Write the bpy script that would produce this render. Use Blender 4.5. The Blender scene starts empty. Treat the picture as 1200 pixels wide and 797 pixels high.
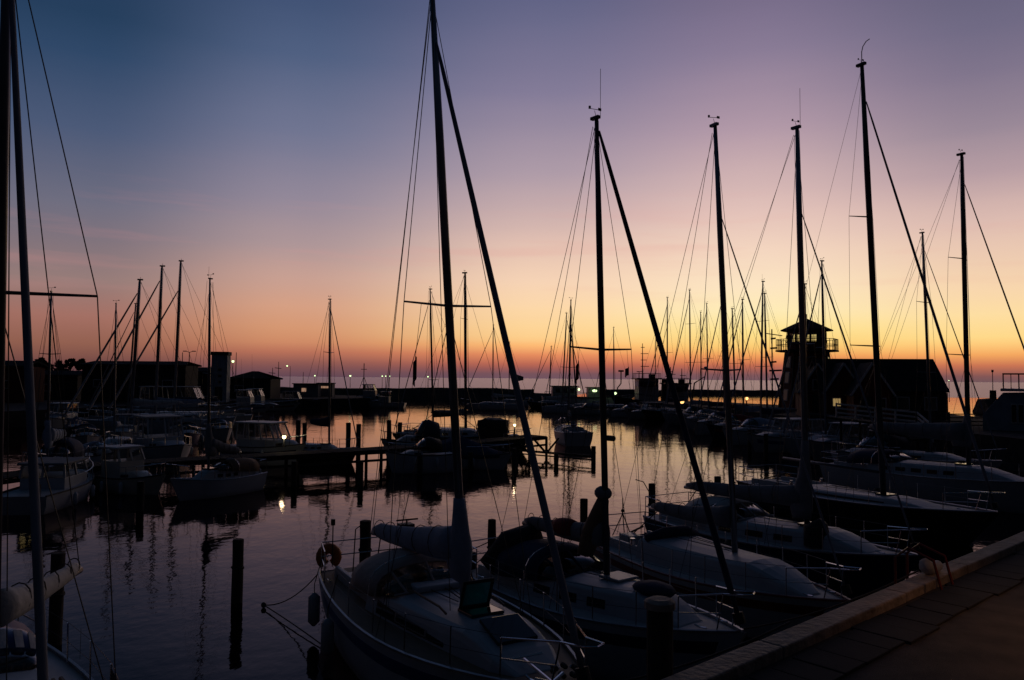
import bpy, math, random
from mathutils import Vector, Matrix
random.seed(7)
C = bpy.context.scene.collection
scene = bpy.context.scene
PI = math.pi
rad = math.radians

# ------------------------------------------------------------------ camera
H = 4.9                                   # eye height over the water
PITCH, ROLL, F = rad(2.85), rad(0.47), 900.0
fwd = Vector((0, math.cos(PITCH), math.sin(PITCH)))
rt0, up0 = Vector((1, 0, 0)), Vector((0, -math.sin(PITCH), math.cos(PITCH)))
rgt = rt0 * math.cos(ROLL) + up0 * math.sin(ROLL)
upv = -rt0 * math.sin(ROLL) + up0 * math.cos(ROLL)
EYE = Vector((0, 0, H))
cam_data = bpy.data.cameras.new("camera")
cam_data.lens, cam_data.sensor_width = 27.0, 36.0
cam_data.clip_start, cam_data.clip_end = 0.1, 60000
cam = bpy.data.objects.new("camera", cam_data)
C.objects.link(cam)
m = Matrix((rgt, upv, -fwd)).transposed().to_4x4()
m.translation = EYE
cam.matrix_world = m
scene.camera = cam

def ray(px, py):
    return (fwd * F + rgt * (px - 600.0) + upv * (398.5 - py)).normalized()
def at(px, py, depth):                    # the point seen at a place of the photo, at a distance
    d = ray(px, py)
    return EYE + d * (depth / d.y)
def gx(px, depth, h=0.0):                 # ground position: column of the photo, distance, height
    x = (px - 600.0) / F * depth
    return Vector((x, depth, h))

# ------------------------------------------------------------------ sky (dusk, no direct sun)
def lin(c):
    c = c / 255.0
    return c / 12.92 if c <= 0.04045 else ((c + 0.055) / 1.055) ** 2.4
def elev(px, py):
    return math.degrees(math.asin(ray(px, py).z))
def azim(px):
    return math.degrees(math.atan((px - 600.0) / F))
w = bpy.data.worlds.new("World")
scene.world = w
w.use_nodes = True
nt = w.node_tree
nt.nodes.clear()
N, LK = nt.nodes.new, nt.links.new
def wmath(op, a, b=None, c=None):
    n = N('ShaderNodeMath'); n.operation = op
    for i, v in enumerate((a, b, c)):
        if v is None: continue
        if isinstance(v, (int, float)): n.inputs[i].default_value = v
        else: LK(v, n.inputs[i])
    return n.outputs[0]
tc = N('ShaderNodeTexCoord')
sep = N('ShaderNodeSeparateXYZ'); LK(tc.outputs['Generated'], sep.inputs[0])
el = wmath('MULTIPLY', wmath('ARCSINE', sep.outputs[2]), 180 / PI)
az = wmath('MULTIPLY', wmath('ARCTAN2', sep.outputs[0], sep.outputs[1]), 180 / PI)
cmb = N('ShaderNodeCombineXYZ')
LK(wmath('MULTIPLY', az, 0.035), cmb.inputs[0]); LK(wmath('MULTIPLY', el, 0.42), cmb.inputs[1])
nz = N('ShaderNodeTexNoise'); nz.inputs['Scale'].default_value = 1.0; nz.inputs['Detail'].default_value = 4
LK(cmb.outputs[0], nz.inputs['Vector'])
wob = wmath('MULTIPLY', wmath('SUBTRACT', nz.outputs['Fac'], 0.5), wmath('MINIMUM', wmath('MULTIPLY', el, 0.16), 0.9))
elw = wmath('MAXIMUM', wmath('ADD', el, wob), 0.0)
pos = wmath('DIVIDE', elw, 90.0)
SKY_GAIN = 1.0
HIGH = [(34, (40, 54, 84)), (50, (17, 30, 46)), (90, (11, 23, 37))]
def stops(px, rows):
    return [(max(0.0, elev(px, y)), c) for y, c in rows]
cols = [
    (-180, [(0, (6, 7, 11)), (8, (8, 9, 14)), (20, (10, 13, 21))] + HIGH[1:]),
    (-68, [(0, (12, 11, 15)), (4, (16, 14, 18)), (12, (18, 19, 27)), (25, (17, 23, 36))] + HIGH[1:]),
    (azim(100), stops(100, [(440, (88, 60, 66)), (424, (116, 74, 70)), (402, (146, 96, 80)), (372, (164, 112, 100)), (325, (150, 124, 121)), (285, (130, 116, 124)), (240, (111, 110, 128)), (150, (76, 90, 120)), (60, (48, 72, 104)), (12, (38, 63, 93))]) + HIGH),
    (azim(345), stops(345, [(440, (98, 70, 82)), (426, (136, 86, 82)), (412, (186, 114, 90)), (400, (208, 140, 103)), (385, (214, 152, 114)), (360, (214, 160, 132)), (325, (200, 160, 147)), (285, (174, 150, 152)), (230, (146, 136, 153)), (150, (112, 117, 145)), (60, (80, 96, 129)), (0, (66, 83, 117))]) + HIGH),
    (azim(640), stops(640, [(441, (110, 82, 94)), (436, (126, 84, 88)), (429, (178, 96, 82)), (416, (230, 140, 94)), (405, (254, 186, 116)), (397, (254, 207, 139)), (378, (254, 215, 156)), (360, (253, 216, 170)), (330, (247, 212, 182)), (285, (226, 192, 178)), (240, (196, 170, 172)), (200, (174, 155, 168)), (110, (132, 124, 152)), (25, (106, 106, 138)), (0, (98, 100, 133))]) + HIGH),
    (azim(880), stops(880, [(444, (116, 86, 94)), (438, (132, 86, 88)), (429, (190, 104, 80)), (419, (240, 150, 88)), (408, (252, 200, 112)), (390, (255, 226, 142)), (366, (255, 236, 182)), (335, (253, 229, 194)), (295, (244, 214, 192)), (250, (228, 195, 186)), (150, (178, 153, 168)), (60, (138, 124, 150)), (20, (126, 114, 142))]) + HIGH),
    (azim(1172), stops(1172, [(448, (112, 84, 88)), (440, (134, 86, 84)), (428, (204, 118, 84)), (415, (245, 168, 96)), (404, (255, 201, 121)), (396, (255, 217, 138)), (370, (254, 222, 162)), (335, (248, 214, 174)), (290, (234, 200, 178)), (255, (220, 187, 177)), (200, (184, 158, 164)), (150, (154, 137, 152)), (80, (128, 117, 140)), (25, (112, 106, 132))]) + HIGH),
    (70, [(0, (14, 12, 13)), (3, (22, 16, 16)), (8, (26, 21, 21)), (16, (21, 20, 25)), (28, (19, 23, 34))] + HIGH[1:]),
    (180, [(0, (6, 7, 11)), (8, (8, 9, 14)), (20, (10, 13, 21))] + HIGH[1:]),
]
prev = None
for i, (a, st) in enumerate(cols):
    r = N('ShaderNodeValToRGB'); LK(pos, r.inputs[0])
    els = r.color_ramp.elements
    st = sorted(st)
    while len(els) < len(st): els.new(0.5)
    for e, (d, c) in zip(els, st):
        e.position = d / 90.0
    for e, (d, c) in zip(els, st):
        e.color = (lin(c[0]), lin(c[1]), lin(c[2]), 1)
    if prev is None:
        prev = r.outputs[0]
    else:
        mr = N('ShaderNodeMapRange'); mr.interpolation_type = 'SMOOTHSTEP'; mr.inputs[1].default_value = cols[i - 1][0]; mr.inputs[2].default_value = a
        LK(az, mr.inputs[0])
        mx = N('ShaderNodeMix'); mx.data_type = 'RGBA'
        LK(mr.outputs[0], mx.inputs['Factor']); LK(prev, mx.inputs['A']); LK(r.outputs[0], mx.inputs['B'])
        prev = mx.outputs['Result']
cw = N('ShaderNodeCombineXYZ'); LK(wmath('ADD', wmath('MULTIPLY', az, 0.055), wmath('MULTIPLY', el, 0.10)), cw.inputs[0]); LK(wmath('MULTIPLY', el, 0.62), cw.inputs[1]); cw.inputs[2].default_value = 8.2
nw = N('ShaderNodeTexNoise'); nw.inputs['Scale'].default_value = 1.3; nw.inputs['Detail'].default_value = 5; LK(cw.outputs[0], nw.inputs['Vector'])
wsp = N('ShaderNodeMapRange'); wsp.inputs[1].default_value = .56; wsp.inputs[2].default_value = .74; wsp.inputs[4].default_value = .17; LK(nw.outputs['Fac'], wsp.inputs[0])
band = N('ShaderNodeMapRange'); band.inputs[1].default_value = 3; band.inputs[2].default_value = 8; LK(el, band.inputs[0])
band2 = N('ShaderNodeMapRange'); band2.inputs[1].default_value = 15; band2.inputs[2].default_value = 10; LK(el, band2.inputs[0])
wf = wmath('MULTIPLY', wmath('MULTIPLY', wsp.outputs[0], band.outputs[0]), band2.outputs[0])
wm_ = N('ShaderNodeMix'); wm_.data_type = 'RGBA'; wm_.blend_type = 'MIX'; LK(wf, wm_.inputs['Factor']); LK(prev, wm_.inputs['A']); wm_.inputs['B'].default_value = (lin(226), lin(150), lin(146), 1); prev = wm_.outputs['Result']
bg = N('ShaderNodeBackground'); LK(prev, bg.inputs[0]); bg.inputs[1].default_value = SKY_GAIN
ow = N('ShaderNodeOutputWorld'); LK(bg.outputs[0], ow.inputs[0])
vs = scene.view_settings
vs.view_transform, vs.look, vs.exposure, vs.gamma = 'Standard', 'None', 0.0, 1.0
vs.use_curve_mapping = False
scene.cycles.use_denoising = True
scene.cycles.max_bounces = 8
scene.cycles.sample_clamp_indirect = 4.0

# ------------------------------------------------------------------ materials
def mat(name, col, rough=0.55, metal=0.0, var=None, bump=None, spec=0.5, emit=None, coat=0.0, stretch=None):
    mt = bpy.data.materials.new(name); mt.use_nodes = True
    t = mt.node_tree; b = t.nodes['Principled BSDF']
    b.inputs['Base Color'].default_value = (*col, 1)
    b.inputs['Roughness'].default_value = rough
    b.inputs['Metallic'].default_value = metal
    b.inputs['Specular IOR Level'].default_value = spec
    b.inputs['Coat Weight'].default_value = coat
    if emit:
        b.inputs['Emission Color'].default_value = (*emit[0], 1); b.inputs['Emission Strength'].default_value = emit[1]
    tcn = t.nodes.new('ShaderNodeTexCoord'); src = tcn.outputs['Object']
    if stretch:
        mp = t.nodes.new('ShaderNodeMapping'); mp.inputs['Scale'].default_value = stretch
        t.links.new(src, mp.inputs[0]); src = mp.outputs[0]
    if var:
        n = t.nodes.new('ShaderNodeTexNoise'); n.inputs['Scale'].default_value = var[0]; n.inputs['Detail'].default_value = 6
        t.links.new(src, n.inputs['Vector'])
        r = t.nodes.new('ShaderNodeValToRGB')
        lo, hi = 1 - var[1], 1 + var[1]
        r.color_ramp.elements[0].position, r.color_ramp.elements[1].position = 0.3, 0.7
        r.color_ramp.elements[0].color = (*(min(1, c * lo) for c in col), 1)
        r.color_ramp.elements[1].color = (*(min(1, c * hi) for c in col), 1)
        t.links.new(n.outputs['Fac'], r.inputs[0]); t.links.new(r.outputs[0], b.inputs['Base Color'])
        rr = t.nodes.new('ShaderNodeMapRange'); rr.inputs[3].default_value = max(0.02, rough - 0.1); rr.inputs[4].default_value = min(1, rough + 0.1)
        t.links.new(n.outputs['Fac'], rr.inputs[0]); t.links.new(rr.outputs[0], b.inputs['Roughness'])
    if bump:
        n2 = t.nodes.new('ShaderNodeTexNoise'); n2.inputs['Scale'].default_value = bump[0]; n2.inputs['Detail'].default_value = 5
        t.links.new(src, n2.inputs['Vector'])
        bp = t.nodes.new('ShaderNodeBump'); bp.inputs['Strength'].default_value = bump[1]; bp.inputs['Distance'].default_value = bump[2]
        t.links.new(n2.outputs['Fac'], bp.inputs['Height']); t.links.new(bp.outputs[0], b.inputs['Normal'])
    return mt
def glass(name, tint, opac):
    mt = bpy.data.materials.new(name); mt.use_nodes = True
    t = mt.node_tree; t.nodes.clear()
    o = t.nodes.new('ShaderNodeOutputMaterial'); tr = t.nodes.new('ShaderNodeBsdfTransparent'); tr.inputs[0].default_value = (*tint, 1)
    g = t.nodes.new('ShaderNodeBsdfGlossy'); g.inputs['Roughness'].default_value = 0.05
    fr = t.nodes.new('ShaderNodeFresnel'); fr.inputs[0].default_value = 1.45
    ad = t.nodes.new('ShaderNodeMath'); ad.operation = 'ADD'; ad.inputs[1].default_value = opac; ad.use_clamp = True
    t.links.new(fr.outputs[0], ad.inputs[0])
    mx = t.nodes.new('ShaderNodeMixShader'); t.links.new(ad.outputs[0], mx.inputs[0]); t.links.new(tr.outputs[0], mx.inputs[1]); t.links.new(g.outputs[0], mx.inputs[2])
    t.links.new(mx.outputs[0], o.inputs[0])
    return mt
M = {
    'gel': mat('white_gelcoat', (.42, .455, .49), .45, var=(1.5, .08)),
    'cream': mat('cream_gelcoat', (.50, .48, .42), .32, var=(1.5, .08)),
    'grey': mat('grey_gelcoat', (.30, .32, .34), .35, var=(2, .1)),
    'navy': mat('navy_paint', (.015, .025, .07), .25, var=(2, .2)),
    'darkhull': mat('dark_hull_paint', (.02, .02, .024), .35, var=(2, .3)),
    'redpaint': mat('dark_red_paint', (.16, .025, .02), .4, var=(2, .2)),
    'bluestripe': mat('blue_stripe', (.03, .06, .2), .3),
    'deck': mat('nonslip_deck', (.46, .47, .48), .6, var=(6, .1), bump=(120, .2, .003)),
    'teak': mat('teak_deck', (.17, .115, .07), .65, var=(7, .3), bump=(30, .3, .004), stretch=(.4, 9, 9)),
    'alu': mat('anodised_aluminium', (.34, .35, .37), .38, .75, var=(3, .12)),
    'darkalu': mat('dark_mast_paint', (.10, .10, .11), .4, .3, var=(3, .2)),
    'steel': mat('stainless_rail', (.6, .6, .62), .2, 1.0),
    'wire': mat('rigging_wire', (.07, .07, .075), .5, .4),
    'rope': mat('dark_rope', (.06, .055, .05), .9, bump=(90, .6, .01)),
    'coverblue': mat('pale_blue_canvas', (.28, .34, .44), .85, var=(4, .12), bump=(9, .7, .03)),
    'coverwhite': mat('white_canvas', (.52, .51, .50), .85, var=(4, .12), bump=(9, .7, .03)),
    'covernavy': mat('navy_canvas', (.02, .03, .075), .85, var=(4, .2), bump=(9, .7, .03)),
    'covertan': mat('tan_canvas', (.22, .14, .085), .85, var=(4, .15), bump=(9, .7, .03)),
    'coverbeige': mat('beige_canvas', (.44, .36, .33), .85, var=(4, .12), bump=(9, .7, .03)),
    'covergrey': mat('grey_canvas', (.20, .21, .23), .85, var=(4, .15), bump=(9, .7, .03)),
    'coverred': mat('red_canvas', (.22, .02, .02), .85, var=(4, .15), bump=(9, .7, .03)),
    'coverblack': mat('black_tarp', (.018, .018, .02), .8, var=(4, .3), bump=(9, .7, .03)),
    'genoa': mat('furled_sailcloth', (.20, .22, .27), .8, var=(5, .2), bump=(14, .5, .02), stretch=(1, 1, .2)),
    'win': mat('smoked_window', (.012, .013, .016), .08, spec=.6),
    'tealwin': mat('teal_acrylic', (.02, .16, .17), .08, spec=.7),
    'clear': glass('clear_glass', (.72, .74, .74), .02),
    'vinyl': glass('clear_vinyl', (.42, .40, .38), .06),
    'tealglass': None,
    'black': mat('black_rubber', (.015, .015, .016), .6, var=(5, .3)),
    'orange': mat('orange_lifebuoy', (.55, .14, .02), .6, var=(5, .15)),
    'yellow': mat('yellow_plastic', (.5, .33, .05), .6),
    'pile': mat('tarred_timber', (.040, .031, .025), .85, var=(5, .45), bump=(16, .9, .03), stretch=(3, 3, .25)),
    'plank': mat('weathered_planks', (.05, .041, .034), .95, spec=.15, var=(5, .35), bump=(16, .8, .02), stretch=(.4, 4, 4)),
    'kerb': mat('weathered_quay_timber', (.30, .235, .19), .75, var=(3.2, .45), bump=(12, .9, .03)),
    'concrete': mat('stained_concrete', (.030, .029, .031), .95, spec=.2, var=(1.3, .35), bump=(40, .5, .008)),
    'asphalt': mat('old_asphalt', (.060, .052, .050), .95, spec=.2, var=(2.2, .4), bump=(90, .8, .008)),
    'stone': mat('wet_dark_stone', (.06, .056, .054), .85, var=(.5, .5), bump=(2.5, 1, .25)),
    'redwood': mat('red_stained_boards', (.13, .028, .02), .8, var=(3, .25), bump=(14, .6, .02), stretch=(5, 5, .3)),
    'darkwood': mat('black_stained_boards', (.028, .026, .026), .8, var=(3, .3), bump=(14, .6, .02), stretch=(5, 5, .3)),
    'trim': mat('white_painted_trim', (.55, .55, .54), .6, var=(4, .1)),
    'slate': mat('slate_roofing', (.03, .031, .035), .95, spec=.15, var=(3, .3), bump=(10, .7, .03)),
    'wall': mat('grey_render', (.22, .22, .23), .85, var=(1, .2), bump=(20, .4, .02)),
    'bluewall': mat('pale_blue_cladding', (.20, .27, .33), .7, var=(1.5, .15), bump=(8, .4, .02)),
    'brick': mat('dark_brick', (.12, .05, .04), .85, var=(3, .3), bump=(12, .5, .02)),
    'leaf': mat('leaves', (.035, .05, .02), .7, var=(2, .4)),
    'bark': mat('bark', (.06, .045, .035), .9, bump=(12, .9, .04)),
    'skin': mat('skin', (.35, .2, .14), .6),
    'jacket': mat('dark_jacket', (.03, .032, .045), .85),
    'flagred': mat('red_flag_cloth', (.28, .03, .03), .8),
    'flagdark': mat('dark_flag_cloth', (.06, .05, .06), .8),
    'lampwarm': mat('warm_lamp', (1, .7, .3), .5, emit=((1.0, .50, .16), 2.6)),
    'lampgreen': mat('greenish_lamp', (.9, 1, .7), .5, emit=((.74, 1.0, .48), 2.0)),
    'lampwhite': mat('white_lamp', (1, .9, .7), .5, emit=((1.0, .80, .36), 4)),
    'lampred': mat('red_lamp', (1, .2, .1), .5, emit=((1.0, .14, .04), 1.5)),
    'litwin': mat('lit_window', (1, .8, .4), .5, emit=((1.0, .66, .25), .28)),
    'litdim': mat('dimly_lit_window', (1, .7, .5), .5, emit=((1.0, .55, .34), .30)),
}

tg = M['tealglass'] = bpy.data.materials.new('teal_acrylic_sheet'); tg.use_nodes = True
t = tg.node_tree; t.nodes.clear()
o = t.nodes.new('ShaderNodeOutputMaterial'); tl = t.nodes.new('ShaderNodeBsdfTranslucent'); tl.inputs[0].default_value = (.03, .26, .28, 1)
tr = t.nodes.new('ShaderNodeBsdfTransparent'); tr.inputs[0].default_value = (.06, .34, .36, 1)
gl = t.nodes.new('ShaderNodeBsdfGlossy'); gl.inputs['Roughness'].default_value = .08
m1 = t.nodes.new('ShaderNodeMixShader'); m1.inputs[0].default_value = .45; t.links.new(tl.outputs[0], m1.inputs[1]); t.links.new(tr.outputs[0], m1.inputs[2])
m2 = t.nodes.new('ShaderNodeMixShader'); m2.inputs[0].default_value = .08; t.links.new(m1.outputs[0], m2.inputs[1]); t.links.new(gl.outputs[0], m2.inputs[2]); t.links.new(m2.outputs[0], o.inputs[0])
# ------------------------------------------------------------------ mesh helper
class MB:
    def __init__(s): s.v, s.f = [], []
    def add(s, vs, fs):
        o = len(s.v); s.v += [tuple(p) for p in vs]; s.f += [tuple(o + i for i in f) for f in fs]; return s
    def box(s, c, d, rz=0.0, mtx=None):
        hx, hy, hz = d[0] / 2, d[1] / 2, d[2] / 2
        R = mtx or Matrix.Rotation(rz, 3, 'Z')
        vs = [Vector(c) + R @ Vector((x * hx, y * hy, z * hz)) for x in (-1, 1) for y in (-1, 1) for z in (-1, 1)]
        return s.add(vs, [(0, 1, 3, 2), (4, 6, 7, 5), (0, 4, 5, 1), (2, 3, 7, 6), (0, 2, 6, 4), (1, 5, 7, 3)])
    def beam(s, a, b, wd, ht):
        a, b = Vector(a), Vector(b); d = b - a; L = d.length; x = d.normalized()
        u = Vector((0, 0, 1)) if abs(x.z) < .95 else Vector((0, 1, 0))
        y = u.cross(x).normalized(); z = x.cross(y)
        return s.box((a + b) / 2, (L, wd, ht), mtx=Matrix((x, y, z)).transposed())
    def tube(s, pts, r, n=6, sq=1.0, cap=True):
        pts = [Vector(p) for p in pts]
        rs = list(r) if isinstance(r, (list, tuple)) else [r] * len(pts)
        rings = []; prevu = None
        for i, p in enumerate(pts):
            d = (pts[min(i + 1, len(pts) - 1)] - pts[max(i - 1, 0)]).normalized()
            if prevu is None:
                ref = Vector((1, 0, 0)) if abs(d.x) < .9 else Vector((0, 1, 0))
                u = (ref - d * ref.dot(d)).normalized()
            else:
                u = (prevu - d * prevu.dot(d)).normalized()
            prevu = u; v = d.cross(u)
            rings.append([p + (u * math.cos(2 * PI * k / n) + v * (sq * math.sin(2 * PI * k / n))) * rs[i] for k in range(n)])
        return s.loft(rings, True, cap)
    def loft(s, rings, closed=True, cap=True):
        n = len(rings[0]); vs = [p for r in rings for p in r]; fs = []
        for i in range(len(rings) - 1):
            for k in range(n if closed else n - 1):
                a, b = i * n + k, i * n + (k + 1) % n
                fs.append((a, b, b + n, a + n))
        if cap and closed:
            fs.append(tuple(range(n - 1, -1, -1))); fs.append(tuple((len(rings) - 1) * n + k for k in range(n)))
        return s.add(vs, fs)
    def ball(s, c, r, n=8, m=6, sc=(1, 1, 1)):
        c = Vector(c); rings = []
        for i in range(m + 1):
            t = PI * i / m; t = min(max(t, .02), PI - .02)
            rings.append([c + Vector((math.sin(t) * math.cos(2 * PI * k / n) * sc[0], math.sin(t) * math.sin(2 * PI * k / n) * sc[1], math.cos(t) * sc[2])) * r for k in range(n)])
        return s.loft(rings, True, True)
    def build(s, name, m_, parent=None, smooth=False, solid=0.0, bevel=0.0):
        me = bpy.data.meshes.new(name); me.from_pydata(s.v, [], s.f); me.update()
        me.materials.append(m_ if not isinstance(m_, str) else M[m_])
        if smooth:
            for p in me.polygons: p.use_smooth = True
        o = bpy.data.objects.new(name, me); C.objects.link(o)
        if parent is not None: o.parent = parent
        if solid:
            md = o.modifiers.new('solid', 'SOLIDIFY'); md.thickness = solid; md.offset = 0
        if bevel:
            md = o.modifiers.new('bevel', 'BEVEL'); md.width = bevel; md.segments = 2; md.limit_method = 'ANGLE'
        return o
def tag(o, label, cat, group=None):
    o['label'] = label; o['category'] = cat
    if group: o['group'] = group
    return o
def thing(name, label, cat, loc=(0, 0, 0), rz=0.0, group=None):
    o = bpy.data.objects.new(name, None); C.objects.link(o); o.empty_display_size = .3
    o.location = loc; o.rotation_euler = (0, 0, rz)
    return tag(o, label, cat, group)
def struct(o, kind='structure'):
    o['kind'] = kind; return o
def lamp_light(name, loc, col, power, parent=None, size=.1):
    l = bpy.data.lights.new(name, 'POINT'); l.color = col; l.energy = power; l.shadow_soft_size = size
    o = bpy.data.objects.new(name, l); C.objects.link(o); o.location = loc
    if parent is not None: o.parent = parent
    return o

# ------------------------------------------------------------------ water and ground
wm = bpy.data.materials.new('harbour_water'); wm.use_nodes = True
t = wm.node_tree; t.nodes.clear()
wo = t.nodes.new('ShaderNodeOutputMaterial'); wdif = t.nodes.new('ShaderNodeBsdfDiffuse'); wdif.inputs[0].default_value = (.0015, .002, .003, 1)
wgl = t.nodes.new('ShaderNodeBsdfGlossy'); wgl.name = 'gloss'; wgl.inputs['Color'].default_value = (1.0, .85, .87, 1); wgl.inputs['Roughness'].default_value = .045
wfr = t.nodes.new('ShaderNodeFresnel'); wfr.inputs[0].default_value = 1.38
wpw = t.nodes.new('ShaderNodeMath'); wpw.operation = 'POWER'; wpw.inputs[1].default_value = 1.34; t.links.new(wfr.outputs[0], wpw.inputs[0])
wmx = t.nodes.new('ShaderNodeMixShader'); t.links.new(wpw.outputs[0], wmx.inputs[0]); t.links.new(wdif.outputs[0], wmx.inputs[1]); t.links.new(wgl.outputs[0], wmx.inputs[2]); t.links.new(wmx.outputs[0], wo.inputs[0])
tcn = t.nodes.new('ShaderNodeTexCoord')
def wnoise(scale, stretch, detail, rotz=0.0):
    mp = t.nodes.new('ShaderNodeMapping'); mp.inputs['Scale'].default_value = stretch; mp.inputs['Rotation'].default_value = (0, 0, rotz)
    t.links.new(tcn.outputs['Object'], mp.inputs[0])
    n = t.nodes.new('ShaderNodeTexNoise'); n.inputs['Scale'].default_value = scale; n.inputs['Detail'].default_value = detail; n.inputs['Roughness'].default_value = .5
    t.links.new(mp.outputs[0], n.inputs['Vector']); return n.outputs['Fac']
b1 = t.nodes.new('ShaderNodeBump'); b1.inputs['Strength'].default_value = 1; b1.inputs['Distance'].default_value = .012
t.links.new(wnoise(.85, (1, .8, 1), 2, .4), b1.inputs['Height'])
b2 = t.nodes.new('ShaderNodeBump'); b2.inputs['Strength'].default_value = 1; b2.inputs['Distance'].default_value = .004
t.links.new(wnoise(4.5, (1, .7, 1), 2, -.3), b2.inputs['Height']); t.links.new(b1.outputs[0], b2.inputs['Normal'])
b3 = t.nodes.new('ShaderNodeBump'); b3.inputs['Strength'].default_value = 1; b3.inputs['Distance'].default_value = .03
t.links.new(wnoise(.10, (1, 1, 1), 1), b3.inputs['Height']); t.links.new(b2.outputs[0], b3.inputs['Normal'])
t.links.new(b3.outputs[0], wgl.inputs['Normal']); t.links.new(b3.outputs[0], wfr.inputs['Normal'])
mb = MB(); mb.add([(-30000, -60, 0), (30000, -60, 0), (30000, 45000, 0), (-30000, 45000, 0)], [(0, 1, 2, 3)])
struct(mb.build('water', wm))

sm = wm.copy(); sm.name = 'open_sea'; sm.node_tree.nodes['gloss'].inputs['Roughness'].default_value = .30; sm.node_tree.nodes['gloss'].inputs['Color'].default_value = (.72, .62, .66, 1)
def_sea = [(-30000, 178), (gx(640, 178).x, 178), (gx(690, 266).x, 266), (gx(1062, 274).x, 274), (gx(1065, 240).x, 240), (30000, 240), (30000, 45000), (-30000, 45000)]
mb = MB(); mb.add([(x, y, .012) for x, y in def_sea], [tuple(range(8))]); struct(mb.build('sea', sm))

def prism(poly, z0, z1, name, m_, bevel=0.0):
    b_ = MB(); n = len(poly)
    vs = [(x, y, z0) for x, y in poly] + [(x, y, z1) for x, y in poly]
    b_.add(vs, [tuple(range(n, 2 * n)), tuple(range(n - 1, -1, -1))] + [(i, (i + 1) % n, n + (i + 1) % n, n + i) for i in range(n)])
    return b_.build(name, m_, bevel=bevel)
QD = Vector((.748, .664, 0)); QN = Vector((.664, -.748, 0))     # along the quay, and inland
Q0 = Vector((1.62, 7.9, 0))
QH = 1.8
def q(s, t_, z=0.0):
    p = Q0 + QD * s + QN * t_; return Vector((p.x, p.y, z))
c_ = [q(-40, 0), q(37, 0), gx(1130, 47), gx(965, 60), gx(852, 84), gx(748, 106), gx(765, 114), gx(860, 106), gx(950, 93), gx(1105, 75), gx(1200, 62), Vector((110, 58, 0)), Vector((140, -50, 0)), q(-40, 60)]
struct(prism([(p.x, p.y) for p in c_], -1.5, QH, 'quay', 'asphalt'))
# timber kerb in weathered lengths, then a strip of slabs
kb = MB(); x = -12.0
while x < 34:
    L = random.uniform(2.3, 3.4)
    a, b_ = q(x + .012, .17, QH + .03 + random.uniform(-.010, .010)), q(x + L - .012, .17 + random.uniform(-.012, .012), QH + .03 + random.uniform(-.012, .012))
    kb.beam(a, b_, .31, .20); x += L
struct(kb.build('kerb', 'kerb', bevel=.02))
sl = MB(); x = -12.0
while x < 34:
    L = random.uniform(.42, .62)
    sl.beam(q(x + .008, .72, QH + .0), q(x + L - .008, .72, QH + .0), .60 + (.12 if int(x * 1.3) % 4 == 0 else random.uniform(0, .03)), .05 + random.uniform(0, .02)); x += L
struct(sl.build('pavement', 'concrete', bevel=.008))

# left shore
shore = [gx(-420, 60), gx(-40, 66), gx(40, 73), gx(200, 92), gx(300, 112), gx(455, 126), gx(455, 137), gx(330, 150), gx(318, 176), gx(-700, 240), gx(-900, 100)]
struct(prism([(p.x, p.y) for p in shore], -1, 1.5, 'quay', 'concrete'))
def mole(name, pts, w_, h, seed):
    rnd = random.Random(seed); b_ = MB(); rings = []
    for i in range(len(pts) - 1):
        a, c = Vector(pts[i]), Vector(pts[i + 1]); d = (c - a); L = d.length; d.normalize(); n = Vector((-d.y, d.x, 0))
        k = max(2, int(L / 3.5))
        for j in range(k + (1 if i == len(pts) - 2 else 0)):
            p = a + d * (L * j / k)
            hh = h + rnd.uniform(-.16, .16)
            rings.append([p - n * (w_ / 2 + 2.2 + rnd.uniform(-.4, .4)) + Vector((0, 0, -1)), p - n * (w_ / 2 + rnd.uniform(-.3, .3)) + Vector((0, 0, hh)),
                          p + n * (w_ / 2) + Vector((0, 0, hh + rnd.uniform(-.1, .1))), p + n * (w_ / 2 + 2.2) + Vector((0, 0, -1))])
    b_.loft(rings, True, True)
    return struct(b_.build(name, 'stone'))
mole('breakwater', [gx(310, 168), gx(470, 172), gx(560, 172), gx(626, 172)], 3.5, 2.55, 1)
mole('breakwater', [gx(618, 171), gx(646, 166)], 2.5, 1.6, 5)
mole('breakwater', [gx(690, 250), gx(800, 255), gx(960, 262), gx(1060, 268)], 4, 1.5, 2)
mole('breakwater', [gx(1149, 124), gx(1178, 124)], 2.0, 2.2, 3)

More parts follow.
